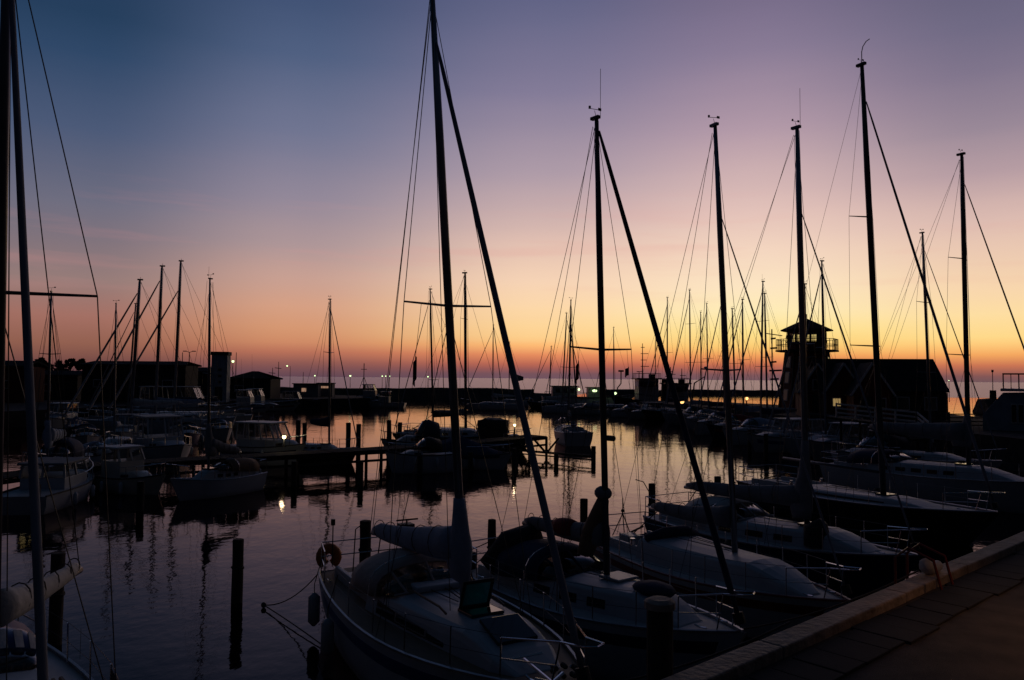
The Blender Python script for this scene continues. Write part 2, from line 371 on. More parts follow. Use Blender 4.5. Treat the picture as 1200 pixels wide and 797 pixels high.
# ------------------------------------------------------------------ boats
class Hull:
    def __init__(s, L, B, fs, fm, fb, sw=.72, tmax=.42, over=.10, stern=.03, full=2.2):
        s.L, s.B, s.fs, s.fm, s.fb, s.sw, s.tm, s.over, s.stern, s.full = L, B, fs, fm, fb, sw, tmax, over, stern, full
    def hb(s, t):
        if t > s.tm: f = 1 - ((t - s.tm) / (1 - s.tm)) ** s.full
        else: f = s.sw + (1 - s.sw) * (1 - ((s.tm - t) / s.tm) ** 2)
        return max(.035, s.B / 2 * f)
    def z(s, t):
        return s.fm + (s.fs - s.fm) * ((.4 - t) / .4) ** 2 if t < .4 else s.fm + (s.fb - s.fm) * ((t - .4) / .6) ** 2
    def x(s, t): return t * s.L - s.L / 2
    def side(s, t, v):                     # v: 0 keel .. 1 sheer, one side (+y)
        hz = s.z(t)
        prof = [(0, -.35, .25), (.3, 0.0, .84), (.62, hz * .5, .955), (1, hz, 1.0)]
        for (v0, z0, k0), (v1, z1, k1) in zip(prof, prof[1:]):
            if v <= v1 + 1e-6:
                a = (v - v0) / (v1 - v0); zz, kk = z0 + (z1 - z0) * a, k0 + (k1 - k0) * a; break
        fl = 1 - zz / hz
        kk *= 1 - .35 * max(0, t - .6) / .4 * max(0, min(1, fl))
        xx = s.x(t) - s.over * s.L * fl * max(0, (t - .55) / .45) ** 1.6 + s.stern * s.L * fl * max(0, (.3 - t) / .3)
        return Vector((xx, s.hb(t) * kk, zz))
    def shell(s, n=18):
        b = MB(); vv = [0, .15, .3, .46, .62, .8, 1]; rings = []
        for i in range(n + 1):
            t = i / n; L = [s.side(t, v) for v in vv]
            rings.append([Vector((p.x, -p.y, p.z)) for p in reversed(L)] + L)
        b.loft(rings, False, False)
        k = len(rings[0])
        b.add(rings[0], [tuple(range(k))]); b.add(rings[-1], [tuple(range(k - 1, -1, -1))])
        return b
    def band(s, v0, v1, n=18, off=.006, t0=0.0, t1=.985):
        b = MB()
        for sg in (-1, 1):
            rings = []
            for i in range(n + 1):
                t = t0 + (t1 - t0) * i / n; a, c = s.side(t, v0), s.side(t, v1)
                o = Vector((0, off, 0))
                rings.append([Vector((p.x, sg * p.y, p.z)) for p in (a + o, c + o, c - o, a - o)])
            b.loft(rings)
        return b
    def deck(s, n=18, drop=.03, camber=.05):
        b = MB(); rings = []
        for i in range(n + 1):
            t = .004 + .985 * i / n; h = s.hb(t) - .012; zz = s.z(t) - drop
            rings.append([Vector((s.x(t), h * k, zz + camber * (1 - k * k) * min(1, h))) for k in (-1, -.5, 0, .5, 1)] )
        b.loft(rings, False); return b
    def deckz(s, t, drop=.03): return s.z(t) - drop
    def edge(s, t, sg, inset=.06, up=0.0):
        return Vector((s.x(t), sg * max(.02, s.hb(t) - inset), s.z(t) + up))
    def rail(s, r=.025, t0=0.0, t1=.99, n=16):
        b = MB()
        for sg in (-1, 1):
            b.tube([s.edge(t0 + (t1 - t0) * i / n, sg, .015, .012) for i in range(n + 1)], r, 5)
        return b

def trunk(h, t0, t1, wa, wb, ht, front=.72, frontend=.12, aftz=1.0, n=10, side=.28):
    """a coachroof: rings over the deck; returns rings and a helper for panels on its sides"""
    def st(sv):
        t = t0 + (t1 - t0) * sv
        w_ = min(wa + (wb - wa) * sv, h.hb(t) - side)
        k = aftz + (1 - aftz) * min(1, sv * 2) if sv < front else 1 - (1 - frontend) * ((sv - front) / (1 - front)) ** 1.4
        z0 = h.deckz(t) - .02
        return t, w_, z0, ht * k
    def ring(sv):
        t, w_, z0, hh = st(sv); x = h.x(t)
        pr = [(1, 0), (.95, .62), (.90, .86), (.78, .98), (.4, 1.06), (0, 1.09)]
        L = [Vector((x, w_ * a, z0 + hh * c)) for a, c in pr]
        return [Vector((p.x, -p.y, p.z)) for p in L] + [p for p in reversed(L[:-1])]
    b = MB(); ss = sorted(set([i / n for i in range(n + 1)] + [front, front + .08]))
    b.loft([ring(sv) for sv in ss], True, True)
    def panel(sa, sb, va, vb, sg, off=.008, k=4, taper=0):
        pb = MB(); rings = []
        for i in range(k + 1):
            sv = sa + (sb - sa) * i / k; t, w_, z0, hh = st(sv); x = h.x(t)
            vb2 = vb - taper * (i / k) * (vb - va)
            def P(v, o): return Vector((x, sg * (w_ * (1 - .05 * v / .62) + o), z0 + hh * v))
            rings.append([P(va, off), P(vb2, off), P(vb2, -off), P(va, -off)])
        pb.loft(rings); return pb
    def top(sv, y=0.0):
        t, w_, z0, hh = st(sv); return Vector((h.x(t), y, z0 + hh * (1.09 - .12 * (y / max(w_, .1)) ** 2)))
    return b, panel, top, st

def hoop(x, w_, z0, hh, lean=0.0, n=12):
    return [Vector((x + lean * math.sin(PI * i / n), w_ * math.cos(PI * i / n) * (1 if 0 < i < n else 1), z0 + hh * (math.sin(PI * i / n) ** .62))) for i in range(n + 1)]

def cover_tube(a, bpt, r0, r1, zr=1.5, n=12, k=9, seed=0):
    rnd = random.Random(seed); a, bpt = Vector(a), Vector(bpt); b = MB(); rings = []
    d = (bpt - a); L = d.length; d.normalize(); sidev = Vector((-d.y, d.x, 0)).normalized(); upd = sidev.cross(d) * -1
    if upd.z < 0: upd = -upd
    for i in range(k + 1):
        f = i / k; r = r0 + (r1 - r0) * f ** .8
        if i == k: r *= .45
        p = a + d * (L * f) - Vector((0, 0, .05 * math.sin(PI * f)))
        rings.append([p + sidev * (r * math.cos(2 * PI * j / n) * (1 + rnd.uniform(-.09, .09))) + upd * (r * zr * math.sin(2 * PI * j / n) * (1 + rnd.uniform(-.07, .07)) + r * .4) for j in range(n)])
    b.loft(rings); return b

def sailboat(name, label, foot, theta, L, top=None, B=None, group=None, lod=1, mf=.60, fb=(.85, .85, 1.15), cab=(.30, .74, .42), hull='gel', deck='deck',
             boom=None, cover=None, hood=None, fore=.92, furl='genoa', furlr=.05, spr=(.5,), sprw=.36, sweep=.12, mastr=None, mastmat='alu', windows=3, stripe=None, rail='alu',
             canopy=None, vane=True, antenna=0.0, flags=(), winstyle='ports', masth=None, backstay=True, tmax=.42, sw=.72, radar=False, bootlen=1.0, bowt=1.0, forez=.12, foreoff=0.0, heelpx=None, lines=True, hatch_at=.62):
    th = rad(theta); B = B or L * .33
    hd = Vector((math.cos(th), math.sin(th), 0))
    mid = Vector((foot.x, foot.y, 0)) - hd * (mf * L - L / 2)
    rt = thing(name, label, 'sailboat', mid, th, group)
    h = Hull(L, B, *fb, sw=sw, tmax=tmax)
    inv = Matrix.Rotation(-th, 3, 'Z')
    def loc(p): return inv @ (Vector(p) - mid)
    h.shell(20 if lod > 1 else 12).build('hull', hull, rt, True)
    h.deck(18 if lod > 1 else 10).build('deck', deck, rt)
    h.rail(.028 if lod > 1 else .03, n=18 if lod > 1 else 10).build('toe_rail', rail, rt)
    if stripe: h.band(.76, .90, 18).build('hull_stripe', stripe, rt)
    cb, panel, topf, st = trunk(h, cab[0], cab[1], B * .34, B * .17, cab[2])
    ch = cb.build('cabin', 'gel' if hull in ('navy', 'darkhull', 'redpaint') else hull, rt, False, bevel=.02 if lod > 1 else 0)
    if winstyle == 'ports':
        for sg in (-1, 1):
            for i in range(windows):
                a = .10 + .56 * i / windows; panel(a, a + .56 / windows * .62, .30, .62, sg).build('window', 'win', ch)
    elif winstyle == 'strip':
        for sg in (-1, 1): panel(.06, .70, .30, .64, sg, k=6, taper=.55).build('window', 'win', ch)
    # mast
    tm = mf; sv = (tm - cab[0]) / (cab[1] - cab[0])
    fz = topf(min(.98, sv)).z if 0 <= sv <= 1 else h.deckz(tm)
    f0 = Vector((h.x(tm), 0, fz - .02))
    if top is not None: t1 = loc(at(top[0], top[1], foot.y))
    else: t1 = f0 + Vector((-.15, 0, masth))
    ml = (t1 - f0).length; md = (t1 - f0).normalized()
    mr = mastr or max(.055, ml * .0072)
    mo = MB().tube([f0, f0 + md * ml * .75, t1], [mr, mr, mr * .62], 10 if lod > 1 else 7, 1.0).build('mast', mastmat, rt, True)
    def mp(f): return f0 + md * (ml * f)
    tips = []
    for sf in spr:
        w_ = B * sprw * (1.0 if sf == spr[0] else .8)
        tl = {}
        for sg in (-1, 1):
            tip = mp(sf) + Vector((-sweep * w_, sg * w_, .03)); tl[sg] = tip
            MB().tube([mp(sf), tip], [.022 * max(1, ml / 11), .015], 5).build('spreader', mastmat, mo)
        tips.append(tl)
    wr = .0068 if lod > 1 else .0055 * max(1, foot.y / 16) ** .5
    cp = {sg: h.edge(tm - .012, sg, .05) for sg in (-1, 1)}
    for sg in (-1, 1):
        MB().tube([mp(.985)] + [tl[sg] for tl in reversed(tips)] + [cp[sg]], wr, 4).build('shroud', 'wire', rt)
        if lod > 0: MB().tube([mp(spr[0] - .02), h.edge(tm - .05, sg, .06)], wr, 4).build('shroud', 'wire', rt)
    if backstay: MB().tube([mp(.995), Vector((h.x(.004), 0, h.z(0) + .05))], wr, 4).build('backstay', 'wire', rt)
    bowp = Vector((h.x(.985) + foreoff, 0, h.z(.985) + forez))
    fa = mp(fore) + Vector((mr, 0, 0))
    if furl and furlr:
        pts = [fa + (bowp - fa) * f for f in (0, .06, .3, .7, .93, .985)]
        MB().tube(pts, [furlr * .45, furlr * .7, furlr * .9, furlr * 1.05, furlr * 1.1, furlr * .7], 8).build('furled_jib', furl, rt, True)
        if lod > 1: MB().tube([bowp + Vector((0, 0, .0)), bowp + (fa - bowp).normalized() * .16], .085, 10).build('furling_drum', 'black', rt)
    MB().tube([fa, bowp - Vector((0, 0, .06))], wr, 4).build('forestay', 'wire', rt)
    # extra halyards beside the mast
    if lod > 0 and lines:
        MB().tube([mp(.985) + Vector((-.12, .05, 0)), f0 + Vector((-.16, .14, .2))], wr * .9, 4).build('halyard', 'rope', rt)
        MB().tube([mp(.99) + Vector((.1, -.05, 0)), f0 + Vector((.45, -.45, .1))], wr * .9, 4).build('halyard', 'rope', rt)
    # masthead
    mh = MB().box(t1 + Vector((-.03, 0, .02)), (mr * 3.4, mr * 1.3, mr * .9)).build('masthead', mastmat, mo)
    s_ = max(1, foot.y / 30) ** .5
    if vane:
        v = MB(); v.tube([t1, t1 + Vector((-.05, 0, .16))], .006 * s_, 4); v.tube([t1 + Vector((-.05, -.15, .17)), t1 + Vector((-.05, .13, .20))], .006 * s_, 4)
        v.box(t1 + Vector((-.05, .13, .21)), (.012, .07, .05)); v.box(t1 + Vector((-.02, -.15, .18)), (.03, .03, .05))
        v.build('wind_vane', 'black', mo)
    if antenna: MB().tube([t1 + Vector((.08, .02, 0)), t1 + Vector((.08, .02, antenna))], .006 * s_, 4).build('antenna', 'black', mo)
    if radar: MB().ball(mp(.42) + Vector((.22, 0, 0)), .24, 10, 6, (1, 1, .45)).build('radar_dome', 'grey', mo)
    # boom and cover
    if boom:
        bl, gz, rise, cr, swing = boom
        g = f0 + md * gz; e = g + Vector((-bl * math.cos(swing), bl * math.sin(swing), rise))
        MB().tube([g + Vector((-mr, 0, 0)), e], .05, 8).build('boom', mastmat, rt, True)
        if cover:
            sc = cover_tube(g + (e - g) * .02 + Vector((0, 0, .06)), e + (g - e) * .02 + Vector((0, 0, .04)), cr * 1.25, cr * .62, seed=int(foot.y * 31)).build('sail_cover', cover, rt, True)
            if lod > 0:
                for f in (.22, .4, .58, .76, .9):
                    c = g + (e - g) * f + Vector((0, 0, .09 - .05 * math.sin(PI * f))); r = (cr * 1.25 + (cr * .62 - cr * 1.25) * f ** .8) * 1.1
                    MB().tube([c + Vector((0, math.cos(2 * PI * j / 12) * r, math.sin(2 * PI * j / 12) * r * 1.45 + r * .3)) for j in range(13)], .008, 4).build('sail_tie', 'rope', sc)
                MB().tube([mp(.985) + Vector((-.1, 0, 0)), e], wr, 4).build('topping_lift', 'rope', rt)
                MB().tube([e + (g - e) * .12, Vector((h.x(.08), 0, h.z(.1) + .1))], wr * 2, 5).build('mainsheet', 'rope', rt)
            if hood:
                bo_ = MB(); rg_ = []; rn_ = random.Random(9)
                for u, fw, aft, wd in ((-.42, .10, .42, .10), (-.2, .13, .48, .15), (.05, .14, .46, .17), (.22, .14, .34, .16), (.45, .13, .20, .13), (.75, .11, .12, .11), (1.0, .09, .09, .09)):
                    c_ = g + md * (u * bootlen if u > 0 else u)
                    rg_.append([c_ + Vector(((fw if math.cos(a) > 0 else aft * max(.5, cr / .15)) * math.cos(a), wd * math.sin(a) * (1 + rn_.uniform(-.08, .08)), rn_.uniform(-.01, .01))) for a in [2 * PI * k / 14 for k in range(14)]])
                bo_.loft(rg_); bo_.build('mast_boot', cover, rt, True)
    # rails
    rr = .0125 if lod > 1 else .014 * s_
    pu = MB()
    for sg in (-1, 1):
        pu.tube([h.edge(.86, sg, .05), h.edge(.86, sg, .06, .52)], rr, 5); pu.tube([h.edge(.94, sg, .05), h.edge(.955, sg, .04, .56)], rr, 5)
        if lod > 1: pu.tube([h.edge(.86, sg, .05, .27), h.edge(.95, sg, .04, .28)], rr * .8, 5)
    tipx = h.x(1) + .06
    pu.tube([h.edge(.86, -1, .06, .52), h.edge(.955, -1, .04, .56), Vector((tipx, -.14, h.z(1) + .58)), Vector((tipx + .07, 0, h.z(1) + .58)), Vector((tipx, .14, h.z(1) + .58)), h.edge(.955, 1, .04, .56), h.edge(.86, 1, .06, .52)], rr, 6)
    pu.build('pulpit', 'steel', rt)
    ps = MB()
    for sg in (-1, 1):
        for t_ in (.008, .11): ps.tube([h.edge(t_, sg, .06), h.edge(t_, sg, .06, .58)], rr, 5)
    for z_ in ((.58, .3) if lod > 1 else (.58,)):
        ps.tube([h.edge(.11, -1, .06, z_), h.edge(.008, -1, .06, z_), h.edge(.008, 1, .06, z_), h.edge(.11, 1, .06, z_)], rr, 5)
    ps.build('pushpit', 'steel', rt)
    if lod > 0:
        tt = (.25, .38, .52, .64, .76)
        for sg in (-1, 1):
            for t_ in tt: MB().tube([h.edge(t_, sg, .06), h.edge(t_, sg, .07, .55)], rr * .9, 5).build('stanchion', 'steel', rt)
            for z_ in (.55, .29): MB().tube([h.edge(t_, sg, .06, z_) for t_ in (.11,) + tt + (.86,)], .004 * s_, 4).build('lifeline', 'wire', rt)
    # canopy / sprayhood
    if canopy:
        cm, hgt, ln = canopy[:3]
        x1 = h.x(cab[0]) + ln * .62; x0 = h.x(cab[0]) - ln * .5; wz = B * .335
        zc = h.deckz(cab[0]) + cab[2] * .72; zf = h.deckz(cab[0]) + cab[2] * .96
        hps = [hoop(x1, wz * .80, zf, .03), hoop(x1 - ln * .33, wz * .97, zc, hgt * .80), hoop(x1 - ln * .52, wz, zc - .03, hgt), hoop(x0 + ln * .2, wz * 1.04, zc - .1, hgt * 1.08), hoop(x0, wz * 1.04, zc - .12, hgt * 1.0)]
        so = MB().loft(hps[1:], False).build('sprayhood', cm, rt, True, solid=.012)
        fr = MB().loft(hps[:2], False).build('sprayhood_window', 'vinyl', so, True, solid=.006)
        rb = MB()
        for i in (0, 1): rb.tube([p + Vector((0, 0, .008)) for p in hps[i]], .022, 5)
        for k in (3, 6, 9):
            rb.tube([hps[0][k] + Vector((0, 0, .01)), hps[1][k] + Vector((0, 0, .01))], .022, 5)
        rb.build('sprayhood_trim', cm, so)
        hb_ = MB()
        hb_.tube(hps[2], .015, 5); hb_.build('sprayhood_hoop', 'steel', so)
    # cockpit
    ck = MB(); xa, xb = h.x(.06), h.x(cab[0]) - .05
    for sg in (-1, 1):
        ck.box(((xa + xb) / 2, sg * B * .27, h.deckz(.15) + .10), (xb - xa, .09, .26)); ck.box(((xa + xb) / 2, sg * B * .20, h.deckz(.15) + .06), (xb - xa - .1, B * .12, .06))
    ck.build('cockpit_coaming', 'gel' if hull != 'cream' else 'cream', rt, bevel=.015 if lod > 1 else 0)
    MB().tube([(h.x(.04), 0, h.deckz(.05) + .1), (h.x(.16), 0, h.deckz(.1) + .5)], .025, 6).build('tiller', 'teak', rt)
    if lod > 0:
        if hatch_at:
            fh = topf(hatch_at); MB().box(fh + Vector((0, 0, .02)), (.48, .48, .05)).build('hatch', 'win', rt, bevel=.01)
        for sg in (-1, 1):
            for t_ in (.12, .90):
                c_ = h.edge(t_, sg, .14, .03); MB().tube([c_ + Vector((-.11, 0, .03)), c_ + Vector((0, 0, .015)), c_ + Vector((.11, 0, .03))], .016, 5).build('cleat', 'steel', rt)
            c_ = Vector((h.x(cab[0]) - .35, sg * B * .27, h.deckz(.2) + .22)); MB().tube([c_, c_ + Vector((0, 0, .10)), c_ + Vector((0, 0, .16))], [.07, .05, .06], 8).build('winch', 'steel', rt)
    if lod > 1:
        rn2 = random.Random(int(foot.y * 7)); cl_ = MB(); c0 = Vector((h.x(mf) - .55, B * .16, topf(min(.9, max(.1, sv - .1))).z + .03))
        cl_.tube([c0 + Vector((.17 * math.cos(a * .62) * (1 - a * .006), .13 * math.sin(a * .62) * (1 - a * .006), .0012 * a + rn2.uniform(0, .012))) for a in range(60)], .011, 5); cl_.build('coiled_line', 'rope', rt)
        for k_ in range(3):
            y_ = (-.22, .12, .26)[k_]; MB().tube([f0 + Vector((-.1, y_ * .3, .04)), Vector((h.x(cab[0]) + .15 + .5 * B * .3, y_, topf(.08).z + .03))], .009, 5).build('control_line', 'rope', rt)
    for (si, side_, fr_, drop, sz, mt_, shp) in flags:
        tip = tips[si][side_]; p0 = mp(spr[si]) + (tip - mp(spr[si])) * fr_
        fl = MB().tube([p0, p0 + (cp[side_] - p0) * .9], .004, 4).build('flag_halyard', 'rope', rt)
        p = p0 + (cp[side_] - p0) * drop
        fb_ = MB(); w_, hh = sz
        rows = []
        for i in range(7):
            u = i / 6
            rows.append([p + Vector((-w_ * u * (.55 if shp == 'limp' else 1), w_ * .25 * math.sin(u * 7), -hh * k - (hh * .5 * u if shp == 'limp' else .1 * u) + (hh * .5 * u * (k - .5) * -1 if shp == 'pennant' else 0) * 1)) for k in (0, .5, 1)])
        fb_.loft(rows, False); fb_.build('flag', mt_, fl, solid=.004)
    return rt, h, loc, dict(md=md, top=topf, panel=panel, cabin=ch, mp=mp, f0=f0, tips=tips)

def motorboat(name, label, pos, theta, L, B=None, group=None, cat='motorboat', style='wheelhouse', hull='gel', fb=(.8, .8, 1.15), house=(.25, .62), hh=1.5, sill=.55, stripe=None, roofmat='gel', wins=3, canvas=None, mast=0.8, lod=1, roofover=.15, housemat=None, foredeck=.35):
    th = rad(theta); B = B or L * .36
    rt = thing(name, label, cat, (pos.x, pos.y, 0), th, group)
    h = Hull(L, B, *fb, sw=.86, tmax=.38, over=.11, full=2.6)
    h.shell(14).build('hull', hull, rt, True)
    h.deck(12).build('deck', 'deck', rt)
    h.rail(.035, n=12).build('rub_rail', 'black', rt)
    if stripe: h.band(.66, .82, 14).build('hull_stripe', stripe, rt)
    hm = housemat or ('gel' if hull in ('navy', 'darkhull', 'redpaint') else hull)
    t0, t1 = house; w_ = B * .36; z0 = h.deckz(t0) - .03
    x0, x1 = h.x(t0), h.x(t1)
    if foredeck:
        cb, panel, topf, st = trunk(h, t1 - .02, min(.9, t1 + .26), w_ * .95, w_ * .5, foredeck, front=.5, side=.22)
        fc = cb.build('fore_cabin', hm, rt, bevel=.02)
        for sg in (-1, 1): panel(.1, .42, .3, .68, sg).build('window', 'win', fc)
    if style in ('wheelhouse', 'fly', 'hardtop'):
        sh = hh * sill; rake = hh * (1 - sill) * .45
        hb_ = MB()
        hb_.loft([[Vector((x, y, z)) for x, y, z in ((x0, -w_, z0 + k), (x1 + (rake * .15 if k == 0 else 0), -w_ * .94, z0 + k), (x1 + (rake * .15 if k == 0 else 0), w_ * .94, z0 + k), (x0, w_, z0 + k))] for k in (0, sh)])
        ho = hb_.build('wheelhouse', hm, rt, bevel=.02)
        zt = z0 + hh; xs = x1 - rake
        lo = [(x0, -w_), (x1, -w_ * .94), (x1, w_ * .94), (x0, w_)]; hi = [(x0 + .05, -w_ * .92), (xs, -w_ * .86), (xs, w_ * .86), (x0 + .05, w_ * .92)]
        def pt(i, f, top):
            a, c = (hi if top else lo)[i], (hi if top else lo)[(i + 1) % 4]
            return Vector((a[0] + (c[0] - a[0]) * f, a[1] + (c[1] - a[1]) * f, zt if top else z0 + sh))
        for i, n in ((0, wins), (1, 2), (2, wins), (3, 2)):
            for k in range(n + (0)):
                f0, f1 = k / n, (k + 1) / n
                MB().beam(pt(i, f0, 0), pt(i, f0, 1), .07, .07).build('pillar', hm, ho)
                qd = [pt(i, f0 + .03, 0), pt(i, f1 - .03, 0), pt(i, f1 - .03, 1), pt(i, f0 + .03, 1)]
                MB().add(qd, [(0, 1, 2, 3)]).build('window', 'clear', ho)
        rf = MB(); ro = roofover
        rf.box(((x0 + xs) / 2 - ro * .2, 0, zt + .05), (xs - x0 + ro * 2, w_ * 1.9 + ro, .09))
        rfo = rf.build('roof', roofmat, rt, bevel=.03)
        if mast:
            mm = MB(); c = Vector((x0 + (xs - x0) * .4, 0, zt + .09)); mm.tube([c, c + Vector((0, 0, mast))], .025, 5); mm.tube([c + Vector((0, -.3, mast * .6)), c + Vector((0, .3, mast * .6))], .015, 5)
            mm.build('mast', 'alu', rt); MB().tube([c + Vector((-.3, .4, 0)), c + Vector((-.45, .42, mast * 1.9))], .008, 4).build('antenna', 'black', rt)
        if style == 'fly':
            fbm = MB(); fbm.loft([[Vector((x, y, z)) for x, y, z in ((x0, -w_ * .85, zt + k), (xs - .25 - k * .4, -w_ * .75, zt + k), (xs - .25 - k * .4, w_ * .75, zt + k), (x0, w_ * .85, zt + k))] for k in (.1, .5)])
            fbm.build('flybridge', hm, rt, bevel=.03)
            MB().loft([[Vector((xs - .55, y, zt + .5)) for y in (-w_ * .7, 0, w_ * .7)], [Vector((xs - .75, y, zt + .8)) for y in (-w_ * .62, 0, w_ * .62)]], False).build('windscreen', 'win', rt, solid=.01)
    if canvas:
        cm, kind = canvas
        if kind == 'tent':                    # tarp drawn tight over a ridge
            xa, xb = h.x(.03), h.x(.88); pts = []
            for i in range(13):
                f = i / 12; t_ = .03 + .85 * f; ridge = hh * (1 - abs(f - .32) / .68 * .92 if f > .32 else .55 + .45 * f / .32)
                e = h.hb(t_) + .02; zz = h.z(t_)
                wv = .04 * math.sin(f * 21)
                pts.append([Vector((h.x(t_), -e, zz - .15)), Vector((h.x(t_), -e * .97, zz + .03)), Vector((h.x(t_), -e * .5, zz + ridge * .52 - wv)), Vector((h.x(t_), 0, zz + ridge)), Vector((h.x(t_), e * .5, zz + ridge * .52 + wv)), Vector((h.x(t_), e * .97, zz + .03)), Vector((h.x(t_), e, zz - .15))])
            MB().loft(pts, False).build('tarpaulin', cm, rt, True, solid=.015)
        elif kind == 'hood':
            xa = h.x(t0); hp = [hoop(x1 + .25, w_ * .9, h.deckz(t1) + .35, .05), hoop(x1 - .25, w_, h.deckz(t1) + .25, hh * .62), hoop((xa + x1) / 2, w_ * 1.05, h.deckz(t0) + .2, hh * .72), hoop(xa, w_ * 1.05, h.deckz(t0) + .15, hh * .62)]
            so = MB().loft(hp[1:], False).build('canopy', cm, rt, True, solid=.015)
            MB().loft(hp[:2], False).build('windscreen', 'vinyl', so, True, solid=.006)
        elif kind == 'heap':                  # bulky cover over a raised steering place
            rnd = random.Random(int(pos.y * 10)); b_ = MB(); rings = []
            for z_, k in ((.0, .62), (.35, .8), (.8, .92), (1.2, 1.0), (1.5, .96), (1.66, .6)):
                rings.append([Vector(((x0 + x1) / 2 + (x1 - x0) * .5 * k * math.cos(a * PI / 8) * rnd.uniform(.80, 1.10), w_ * k * math.sin(a * PI / 8) * rnd.uniform(.80, 1.10), z0 + z_ * hh / 1.66 + rnd.uniform(-.09, .09))) for a in range(16)])
            b_.loft(rings); b_.build('cover', cm, rt, True)
    pu = MB(); s_ = max(1, pos.y / 30) ** .5
    for sg in (-1, 1):
        for t_ in (.62, .74, .86, .95): pu.tube([h.edge(t_, sg, .06), h.edge(t_, sg, .05, .48)], .013 * s_, 4)
    pu.tube([h.edge(t_, -1, .05, .48) for t_ in (.5, .62, .74, .86, .95)] + [Vector((h.x(1) + .05, 0, h.z(1) + .52))] + [h.edge(t_, 1, .05, .48) for t_ in (.95, .86, .74, .62, .5)], .014 * s_, 5)
    pu.build('bow_rail', 'steel', rt)
    for sg in (-1, 1):
        for t_ in (.3, .6):
            p = h.edge(t_, sg, -.09, -.1); MB().tube([p, p + Vector((0, 0, -.08)), p + Vector((0, 0, -.42)), p + Vector((0, 0, -.5))], [.02, .08, .08, .02], 8).build('fender', 'gel', rt, True)
    return rt, h

# ------------------------------------------------------------------ the sloops moored bow-to along the quay
GQ = 'sloops moored bows to the timber edged quay'
# A: the sloop with teak side decks
A, hA, lA, xA = sailboat('sailing_sloop', 'white sloop with teak side decks, tan sprayhood and an open teal hatch', gx(548, 11.96), -61, 8.1, top=(506, -14), B=2.75, group=GQ, lod=2, mf=.585,
    fb=(1.0, .98, 1.27), cab=(.34, .86, .44), deck='teak', boom=(4.2, .78, -.42, .155, 0), cover='coverblue', hood=True, bootlen=.85, fore=.905, furlr=.046, hatch_at=0, spr=(.475,), sprw=.27, sweep=0, mastr=.067,
    winstyle='none', canopy=('coverbeige', .60, 1.45), flags=[(0, -1, .62, .16, (.10, .32), 'flagdark', 'limp')], stripe='bluestripe', antenna=.9)
def local_parts(rt): return rt
ch = xA['cabin']
for sg in (-1, 1):
    xA['panel'](.10, .62, .20, .66, sg, off=.006, k=6, taper=.7).build('window', 'win', ch)
    fr = MB()
    fr.loft  # slim bright frame round the long forward pane
    pb = xA['panel'](.26, .50, .26, .60, sg, off=.012, k=4, taper=.3)
    o = pb.build('window_frame', 'alu', ch)
    xA['panel'](.272, .488, .30, .56, sg, off=.016, k=4, taper=.3).build('window', 'win', ch)
# hatches: sliding companion garage, open teal hatch, second low hatch
def hatch(rt, topf, sv, y, wx, wy, opened=0, mt_='win', frame='black'):
    p = topf(sv, y); p2 = topf(min(1, sv + .08), y); sl = math.atan2(p2.z - p.z, p2.x - p.x)
    Rm = Matrix.Rotation(-sl, 3, 'Y')
    fr = MB(); fr.box(p + Vector((0, 0, .015)), (wx + .07, wy + .07, .05), mtx=Rm)
    f_ = fr.build('hatch', 'win', rt, bevel=.012)
    if opened:
        R2 = Matrix.Rotation(-sl, 3, 'Y') @ Matrix.Rotation(rad(opened), 3, 'Y')
        hinge = p + Rm @ Vector((-(wx / 2), 0, .05))
        lid = MB()
        for sx in (-1, 1):
            lid.box(hinge + R2 @ Vector((wx / 2 + sx * (wx / 2), 0, 0)), (.05, wy + .05, .035), mtx=R2)
            lid.box(hinge + R2 @ Vector((wx / 2, sx * wy / 2, 0)), (wx - .052, .05, .034), mtx=R2)
        lo = lid.build('hatch_lid', frame, f_, bevel=.012)
        MB().box(hinge + R2 @ Vector((wx / 2, 0, 0)), (wx - .052, wy - .052, .012), mtx=R2).build('hatch_pane', mt_, lo)
    return f_
hatch(A, xA['top'], .60, .0, .42, .46, opened=-66, mt_='tealglass')
hatch(A, xA['top'], .80, 0, .52, .55)
MB().box(xA['top'](.12) + Vector((.1, 0, .05)), (.9, .8, .10)).build('companion_hatch', 'gel', A, bevel=.03)
gr = MB()
for sg in (-1, 1):
    gr.tube([xA['top'](.2 + .06 * k, sg * .48) + Vector((0, 0, .03 + (.05 if 0 < k < 6 else 0))) for k in range(7)], .018, 6)
gr.build('grab_rail', 'teak', A)
